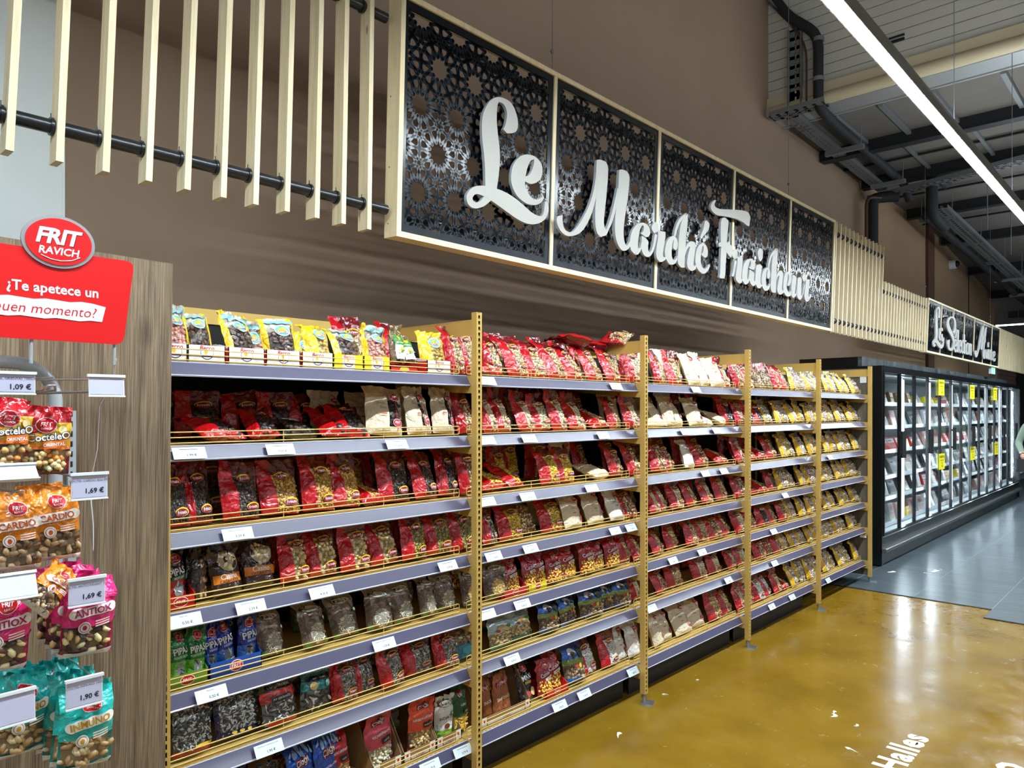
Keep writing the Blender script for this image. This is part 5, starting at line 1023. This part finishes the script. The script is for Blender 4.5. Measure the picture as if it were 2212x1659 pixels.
# ================================================================== LEFT: DISPLAY STAND, RED SIGN, HANGING BAGS
SY = -.22
st = thing('display_stand', 'grey tubular snack stand with hooks before the oak panel', 'display stand', (-.34, SY, 0))
arc = [(-.9, 0, 1.775)] + [(-.10 + .09 * math.sin(a) , 0, 1.685 + .09 * math.cos(a)) for a in np.linspace(0, math.pi / 2, 8)] + [(-.01, 0, .03)]
obj('tube_frame', MB().tube(arc, .0155, 12), M['grey_tube'], st)
sl = MB().box(.014, .017, -.012, .016, .1, 1.66).box(.017, .032, -.012, -.010, .1, 1.66)
obj('slotted_strip', sl, M['grey_tube'], st); ss = MB()
for i in range(62): ss.box(.019, .024, -.0125, -.0095, .12 + i * .025, .134 + i * .025)
obj('slots', ss, M['blackmatt'], st, kind='stuff')
obj('cross_bar', MB().tube([(-.9, .0, 1.20), (-.01, 0, 1.20)], .008, 8).tube([(-.9, .0, .55), (-.01, 0, .55)], .008, 8), M['grey_tube'], st)
obj('stand_base', MB().box(-.9, .03, -.25, .16, .0, .03), M['grey_tube'], st)
def hook(x, z, label_txt, lx, lz, lh, tilt=0., tlabel='', dx=.0, so=0.):
    """price hook from the stand towards the aisle with a hinged ticket holder"""
    b = MB(); y0, y1 = .0, -.27
    b.tube([(x + so - .012, y0, z - .02), (x - .012, y1 + .02, z - .016), (x - .006, y1, z - .006), (x + .006, y1, z - .006), (x + .012, y1 + .02, z - .016), (x + so + .012, y0, z - .02)], .0028, 6).tube([(x + so, y0, z + .012), (x + so * .5, (y0 + y1) / 2, z + .012), (x + dx, y1 - .01, z + .010)], .0022, 6)
    h = obj('hook', b, M['chrome'], st)
    hold = MB().box(-.036, .036, -.002, .001, -lh, 0).box(-.038, .038, -.006, .003, -.001, .005).box(-.037, .037, -.005, .002, -lh - .003, -lh)
    o = tag(obj('ticket_holder', hold, M['white_plastic'], None, (lx, -.502, lz), (tilt, 0, rs.uniform(-.05, .05))), tlabel, 'price tag', 'ticket holders on the snack stand')
    pb = MB().add([(-.034, -.0028, -lh + .003), (.034, -.0028, -lh + .003), (.034, -.0028, -.003), (-.034, -.0028, -.003)], [(0, 1, 2, 3)]); obj('ticket', pb, M['ticket'], o)
    if label_txt:
        t = MB(); textmb(t, label_txt[0], .0068, lambda a, c: (a, -.0034, -lh * .24 + c)); textmb(t, label_txt[1], .0150, lambda a, c: (a + .010, -.0034, -lh * .68 + c), bold=.02); obj('print', t, M['ink'], o)
M['ticket'] = mat('lilac_ticket', (196, 196, 222), .4)
# hooks: x, z are relative to the stand
hook(-.09, 1.72, ('COCTEL ORIENTAL 120G FRIT', '1,09 €'), -.500, 1.736, .040, 0, 'white ticket reading 1,09 euros above the oriental mix bags')
hook(.03, 1.72, None, -.327, 1.735, .042, -.1, 'blank lilac ticket holder sticking out beneath the red sign', .0, -.13)
hook(-.03, 1.50, ('COCTEL CARDIO 80G FRIT', '1,69 €'), -.361, 1.520, .052, 0, 'white ticket reading 1,69 euros right by the orange bags')
hook(.0, 1.27, ('COCTEL ANTIOXIDANT 100G', '1,69 €'), -.366, 1.292, .055, 0, 'white ticket reading 1,69 euros on the pink bags')
hook(-.01, 1.06, ('COCTEL INMUNO 100G', '1,90 €'), -.371, 1.075, .058, 0, 'white ticket reading 1,90 euros on the teal bags')
hook(-.15, 1.50, None, -.500, 1.545, .040, -.9, 'tilted white ticket holder over the first orange bag')
hook(-.17, 1.29, None, -.500, 1.322, .050, -.5, 'tilted white ticket holder beside the fallen orange bag')
hook(-.15, 1.06, None, -.500, 1.080, .062, -.05, 'blank ticket holder with hook end beside the teal bags')
def hbag(code, label, x, y, z, yaw=0., roll=0., pitch=0., s=1., grp='snack bags on the stand'):
    return bag(code, label, grp, (x, y, z), (pitch, roll, yaw), s, s)
hbag('HO', 'red oriental mix bag with orange band nearest the slotted strip', -.432, -.45, 1.522, -.1, .03, .02, .9)
hbag('HO', 'red oriental mix bag cut by the picture edge', -.512, -.46, 1.535, .15, .06, .02, .92)
hbag('HC', 'orange nut bag with white wave band under the 1,69 ticket', -.414, -.455, 1.335, -.08, .02, .03, .87)
hbag('HC', 'orange nut bag half hidden behind the front orange bag', -.428, -.39, 1.335, .12, -.02, .03, .87)
hbag('HC', 'orange nut bag on the first hook beneath the tilted ticket', -.492, -.46, 1.325, -.05, .05, .03, .88)
hbag('HC', 'fallen orange nut bag lying askew over the pink bags', -.470, -.512, 1.246, .15, .80, -.25, .62)
for i in range(4): hbag('HA', ['front pink nut bag with the 1,69 ticket over it', 'second pink nut bag tucked behind the front one', 'third pink nut bag in the hanging row', 'rearmost pink nut bag in the hanging row'][i], -.356 - .004 * i, -.455 + .035 * i, 1.112 + .006 * i, -.06 + .04 * i, .04 - .02 * i, .04, .93)
hbag('HA', 'pink nut bag on the first hook at the picture edge', -.522, -.46, 1.118, 0, .04, .04, .93)
for i in range(6): hbag('HI', ['front teal nut bag with the 1,90 ticket over it', 'second teal nut bag behind the front one', 'third teal nut bag in its hanging row', 'fourth teal nut bag in its hanging row', 'fifth teal nut bag in its hanging row', 'rearmost teal nut bag in its hanging row'][i], -.358 - .006 * i, -.455 + .03 * i, .862 + .008 * i, -.06 + .03 * i, .03 - .012 * i, .05, .96)
for i in range(3): hbag('HI', ['teal nut bag behind the blank ticket holder', 'second teal nut bag behind the blank holder', 'third teal nut bag behind the blank holder'][i], -.47 - .006 * i, -.40 + .035 * i, .91 + .004 * i, .1, .03, .05, .93)
# red header sign with its oval
hs = thing('header_sign', 'red header sign with a red oval logo and white Spanish lettering', 'sign', (-.367, -.30, 1.93), (R(2), 0, 0))
def rr(pts, r, n=5):
    out = []
    for i, p in enumerate(pts):
        p = Vector(p); a = Vector(pts[i - 1]) - p; b = Vector(pts[(i + 1) % len(pts)]) - p; q0 = p + a.normalized() * r; q2 = p + b.normalized() * r
        for t in np.linspace(0, 1, n): out.append(tuple(q0 * (1 - t) ** 2 + p * 2 * t * (1 - t) + q2 * t * t))
    return out
M['sign_red'] = mat('sign_red', (216, 22, 24), .35, coat=.3); M['silver_rim'] = mat('silver_rim', (176, 178, 182), .3, .5)
obj('red_board', MB().prism(rr([(-.146, -.104), (.146, -.104), (.170, .108), (-.170, .108)], .022), -.0015, .0015, ax='y'), M['sign_red'], hs)
def ellp(rx, rz_, z, n=40): return [(rx * math.cos(2 * math.pi * i / n), z + rz_ * math.sin(2 * math.pi * i / n)) for i in range(n)]
ov = obj('oval_logo', MB().prism(ellp(.077, .0615, .129), -.006, .003, ax='y'), M['silver_rim'], hs)
obj('oval_face', MB().prism(ellp(.0695, .0545, .129), -.0085, -.006, ax='y'), M['sign_red'], ov)
b = MB(); textmb(b, 'FRIT', .049, lambda a, c: (a, -.0092, .141 + c), shear=.22, bold=.035, space=.95); textmb(b, 'RAVICH', .024, lambda a, c: (a, -.0092, .107 + c), shear=.15, bold=.025); b.tube([(-.038, -.0092, .094), (-.018, -.0092, .0865), (.004, -.0092, .0845), (.026, -.0092, .0885), (.044, -.0092, .0985)], .0011, 5)
obj('oval_lettering', b, M['white_plastic'], ov)
b = MB(); textmb(b, 'FRIT', .049, lambda a, c: (a + .0018, -.0088, .1392 + c), shear=.22, bold=.035, space=.95); obj('letter_shadow', b, mat('deep_red', (120, 10, 14), .5), ov)
b = MB(); textmb(b, '¿Te apetece un', .0325, lambda a, c: (a * .97 - .008, -.0022, .015 + c), bold=.022); obj('lettering', b, M['white_plastic'], hs)
bp = [(-.15, -.052)] + [(-.15 + .0245 * i, -.050 - .0035 * (i % 3) * .5) for i in range(1, 10)] + [(.096, -.051), (.104, -.014)] + [(.10 - .025 * i, -.010 + .003 * ((i * 7) % 3) * .6) for i in range(1, 10)] + [(-.15, -.012)]
obj('white_banner', MB().prism(bp, -.0028, -.0018, ax='y'), M['white_plastic'], hs)
b = MB(); textmb(b, 'buen momento?', .034, lambda a, c: (a * .95 - .022, -.0034, -.031 + c), shear=.22, bold=-.004); obj('red_lettering', b, M['sign_red'], hs)
obj('support_rod', MB().tube([(-.052, .006, -.16), (-.052, .006, .02)], .004, 8).tube([(.128, .006, -.155), (.128, .006, .0)], .0035, 8), M['grey_tube'], hs)
obj('hanging_cord', MB().tube([(0, 0, 0), (.001, .03, -.06), (-.006, .1, -.12), (.012, .17, -.24), (.004, .20, -.34), (.02, .22, -.45), (.026, .23, -.62), (.03, .235, -.95)], .0016, 5), M['white_plastic'], hs, (.131, 0, -.14))

# ================================================================== FLOOR LETTERING, LITTER
P2, F2 = text2d('Halles', 1, bold=.035, space=1.12)
sc_ = .130 / .73
xs_ = P2[:, 0] * sc_; kx = 1.0
V2 = [(3.245 - (xs_.max() - x) * kx, -1.303 + (y_ - P2[:, 1].min()) * sc_, .0012) for x, y_ in zip(xs_, P2[:, 1])]
comp = list(range(len(V2)))
def fnd(i):
    while comp[i] != i: comp[i] = comp[comp[i]]; i = comp[i]
    return i
for f_ in F2:
    for i in f_[1:]: comp[fnd(i)] = fnd(f_[0])
fl_ = thing('floor_lettering', 'white Halles lettering stuck on the mustard floor', 'lettering')
for c_ in sorted(set(fnd(f_[0]) for f_ in F2), key=lambda c: V2[c][0]):
    ids = sorted({i for f_ in F2 if fnd(f_[0]) == c_ for i in f_}); mp_ = {v: k for k, v in enumerate(ids)}
    obj('letter', MB().add([V2[i] for i in ids], [tuple(mp_[i] for i in f_) for f_ in F2 if fnd(f_[0]) == c_]), M['floor_letter'], fl_)
b = MB(); textmb(b, 'o', .24, lambda a, c: (3.15 + a, -1.66 + c, .0012), bold=.03); tag(obj('floor_lettering', b, M['floor_letter']), 'single round white letter on the floor at the picture corner', 'lettering')
for i, (x, y, s, a) in enumerate(((2.21, -.12, .05, .3), (3.20, -.85, .055, .8), (3.25, -.83, .04, 0), (3.15, -.98, .035, .5), (2.85, -1.04, .05, 1), (3.17, -.04, .02, 0), (2.83, -.01, .03, 2), (7.22, -.01, .09, 0), (7.42, -.28, .05, .4), (7.55, -.33, .12, .2), (7.7, -.36, .04, .2))):
    n = 7; rr_ = [s * 1.7 * (.6 + .4 * math.sin(i * 3 + k * 2.1)) * (.5 if k % 2 else 1) for k in range(n)]
    pts = [(rr_[k] * math.cos(2 * math.pi * k / n) * .6, rr_[k] * math.sin(2 * math.pi * k / n) * .35) for k in range(n)]; z = .0052 if x > 6.3 else .0006
    vs = [(0, 0, .006)] + [(p[0], p[1], .001 + .003 * (k % 2)) for k, p in enumerate(pts)]
    o = obj('paper_scrap', MB().add(vs + [(v_[0], v_[1], 0) for v_ in vs[1:]], [(0, 1 + k, 1 + (k + 1) % n) for k in range(n)] + [tuple(range(n, 0, -1))[::-1]] + [(1 + k, n + 1 + k, n + 1 + (k + 1) % n, 1 + (k + 1) % n) for k in range(n)]), M['paper'], None, (x, y, z), (0, 0, a))
    tag(o, ['pale scrap on the mustard floor before the second post', 'pale torn scrap in the middle of the mustard floor', 'scrap touching the torn one mid floor', 'small leaf-like scrap nearer the lettering', 'curled scrap closest to the floor lettering', 'tiny crumb by the third post', 'white crumb between second and third posts', 'white smear scrap on the dark tiles by the freezer', 'short white scrap out on the dark tiles', 'long white scrap on the dark tiles', 'last small scrap of the row on the tiles'][i], 'litter', 'litter on the floor')

# ================================================================== PERSON
def skin(name, pts, edges, m, parent=None, root=0, sub=2):
    me = bpy.data.meshes.new(name); me.from_pydata([p[:3] for p in pts], edges, []); o = bpy.data.objects.new(name, me); C.objects.link(o)
    o.modifiers.new('s', 'SKIN'); sv = me.skin_vertices[0].data
    for i, p in enumerate(pts): r = p[3]; sv[i].radius = (r, r) if not isinstance(r, tuple) else r
    sv[root].use_root = True; u = o.modifiers.new('u', 'SUBSURF'); u.levels = u.render_levels = sub
    bpy.context.view_layer.update(); me2 = bpy.data.meshes.new_from_object(o.evaluated_get(bpy.context.evaluated_depsgraph_get())); o.modifiers.clear(); o.data = me2; bpy.data.meshes.remove(me)
    for x in (m if isinstance(m, list) else [m]): me2.materials.append(x)
    for p in me2.polygons: p.use_smooth = True
    if parent: o.parent = parent
    return o
px, py = 13.36, -.50
# faces -x (towards the camera); own right side is +y
B = [(0, 0, .98, .15), (0, 0, 1.12, .145), (0, 0, 1.30, .155), (0, 0, 1.43, .12), (0, 0, 1.52, .055), (-.015, 0, 1.60, .075), (-.02, 0, 1.68, .092), (-.01, 0, 1.75, .075),
     (0, .19, 1.42, .068), (-.01, .29, 1.14, .055), (-.20, .22, 1.0, .040), (-.26, .19, .985, .034),
     (0, -.19, 1.42, .068), (.03, -.27, 1.15, .055), (-.03, -.27, .90, .040), (-.04, -.27, .83, .034),
     (0, .10, .90, .10), (-.02, .12, .52, .068), (-.0, .15, .14, .05), (.0, .15, .09, .045), (0, -.10, .90, .10), (.05, -.11, .52, .068), (.12, -.12, .16, .05), (.13, -.12, .10, .045)]
Ed = [(0, 1), (1, 2), (2, 3), (3, 4), (4, 5), (5, 6), (6, 7), (3, 8), (8, 9), (9, 10), (10, 11), (3, 12), (12, 13), (13, 14), (14, 15), (0, 16), (16, 17), (17, 18), (18, 19), (0, 20), (20, 21), (21, 22), (22, 23)]
for wr, sgn in ((11, 1), (15, -1)):
    x, y, z, _ = B[wr]
    for k, (dx, dy, L_) in enumerate(((-.02, .03, .05), (-.045, .016, .075), (-.05, .002, .082), (-.046, -.012, .075), (-.04, -.026, .06))):
        i0 = len(B); B += [(x + dx * .8, y + dy * .9, z - .02, .011), (x + dx, y + dy, z - .02 - L_ * .5, .0095), (x + dx * .6, y + dy, z - .02 - L_, .008)]; Ed += [(wr, i0), (i0, i0 + 1), (i0 + 1, i0 + 2)]
pe = skin('person', B, Ed, [M['knit'], M['denim'], M['skin']]); pe.location = (px, py, 0)
for p in pe.data.polygons:
    c = p.center; p.material_index = 2 if c.z > 1.51 or (c.z < 1.005 and c.x < -.21) or (c.z < .86 and c.y < -.2) else 1 if c.z < .93 else 0
tag(pe, 'person in grey-green knit and dark trousers walking past the freezer end', 'person')
obj('hair', MB().ball(.015, 0, 1.735, .10, .092, .095, 14, 10), M['hair'], pe)
fc = MB().ball(-.112, .03, 1.685, .010, .014, .009, 8, 6).ball(-.112, -.03, 1.685, .010, .014, .009, 8, 6); obj('eyes', fc, M['ink'], pe)
obj('nose', MB().ball(-.122, 0, 1.655, .016, .012, .022, 8, 6), M['skin'], pe); obj('mouth', MB().ball(-.108, 0, 1.615, .008, .024, .006, 8, 6), mat('lips', (170, 96, 90), .5), pe)
obj('ears', MB().ball(-.01, .092, 1.67, .018, .012, .030, 8, 6).ball(-.01, -.092, 1.67, .018, .012, .030, 8, 6), M['skin'], pe)
for y, x in ((.15, -.0), (-.12, .13)):
    obj('shoe', MB().prism([(x + .085, y - .035), (x + .085, y + .035), (x - .06, y + .046), (x - .15, y + .042), (x - .185, y), (x - .15, y - .042), (x - .06, y - .046)], .004, .022).ball(x - .085, y, .035, .095, .042, .040, 12, 8).ball(x + .02, y, .06, .062, .04, .055, 12, 8), M['suede'], pe)
hb = tag(obj('handbag', MB().bevbox(-.05, .05, -.09, .09, 0, .20, .02).tube([(0, -.06, .19), (0, -.05, .27), (0, 0, .30), (0, .05, .27), (0, .06, .19)], .008, 8), M['blackmatt'], None, (px - .29, py + .19, .69)), 'small black bag carried in the hand of the walking person', 'bag')
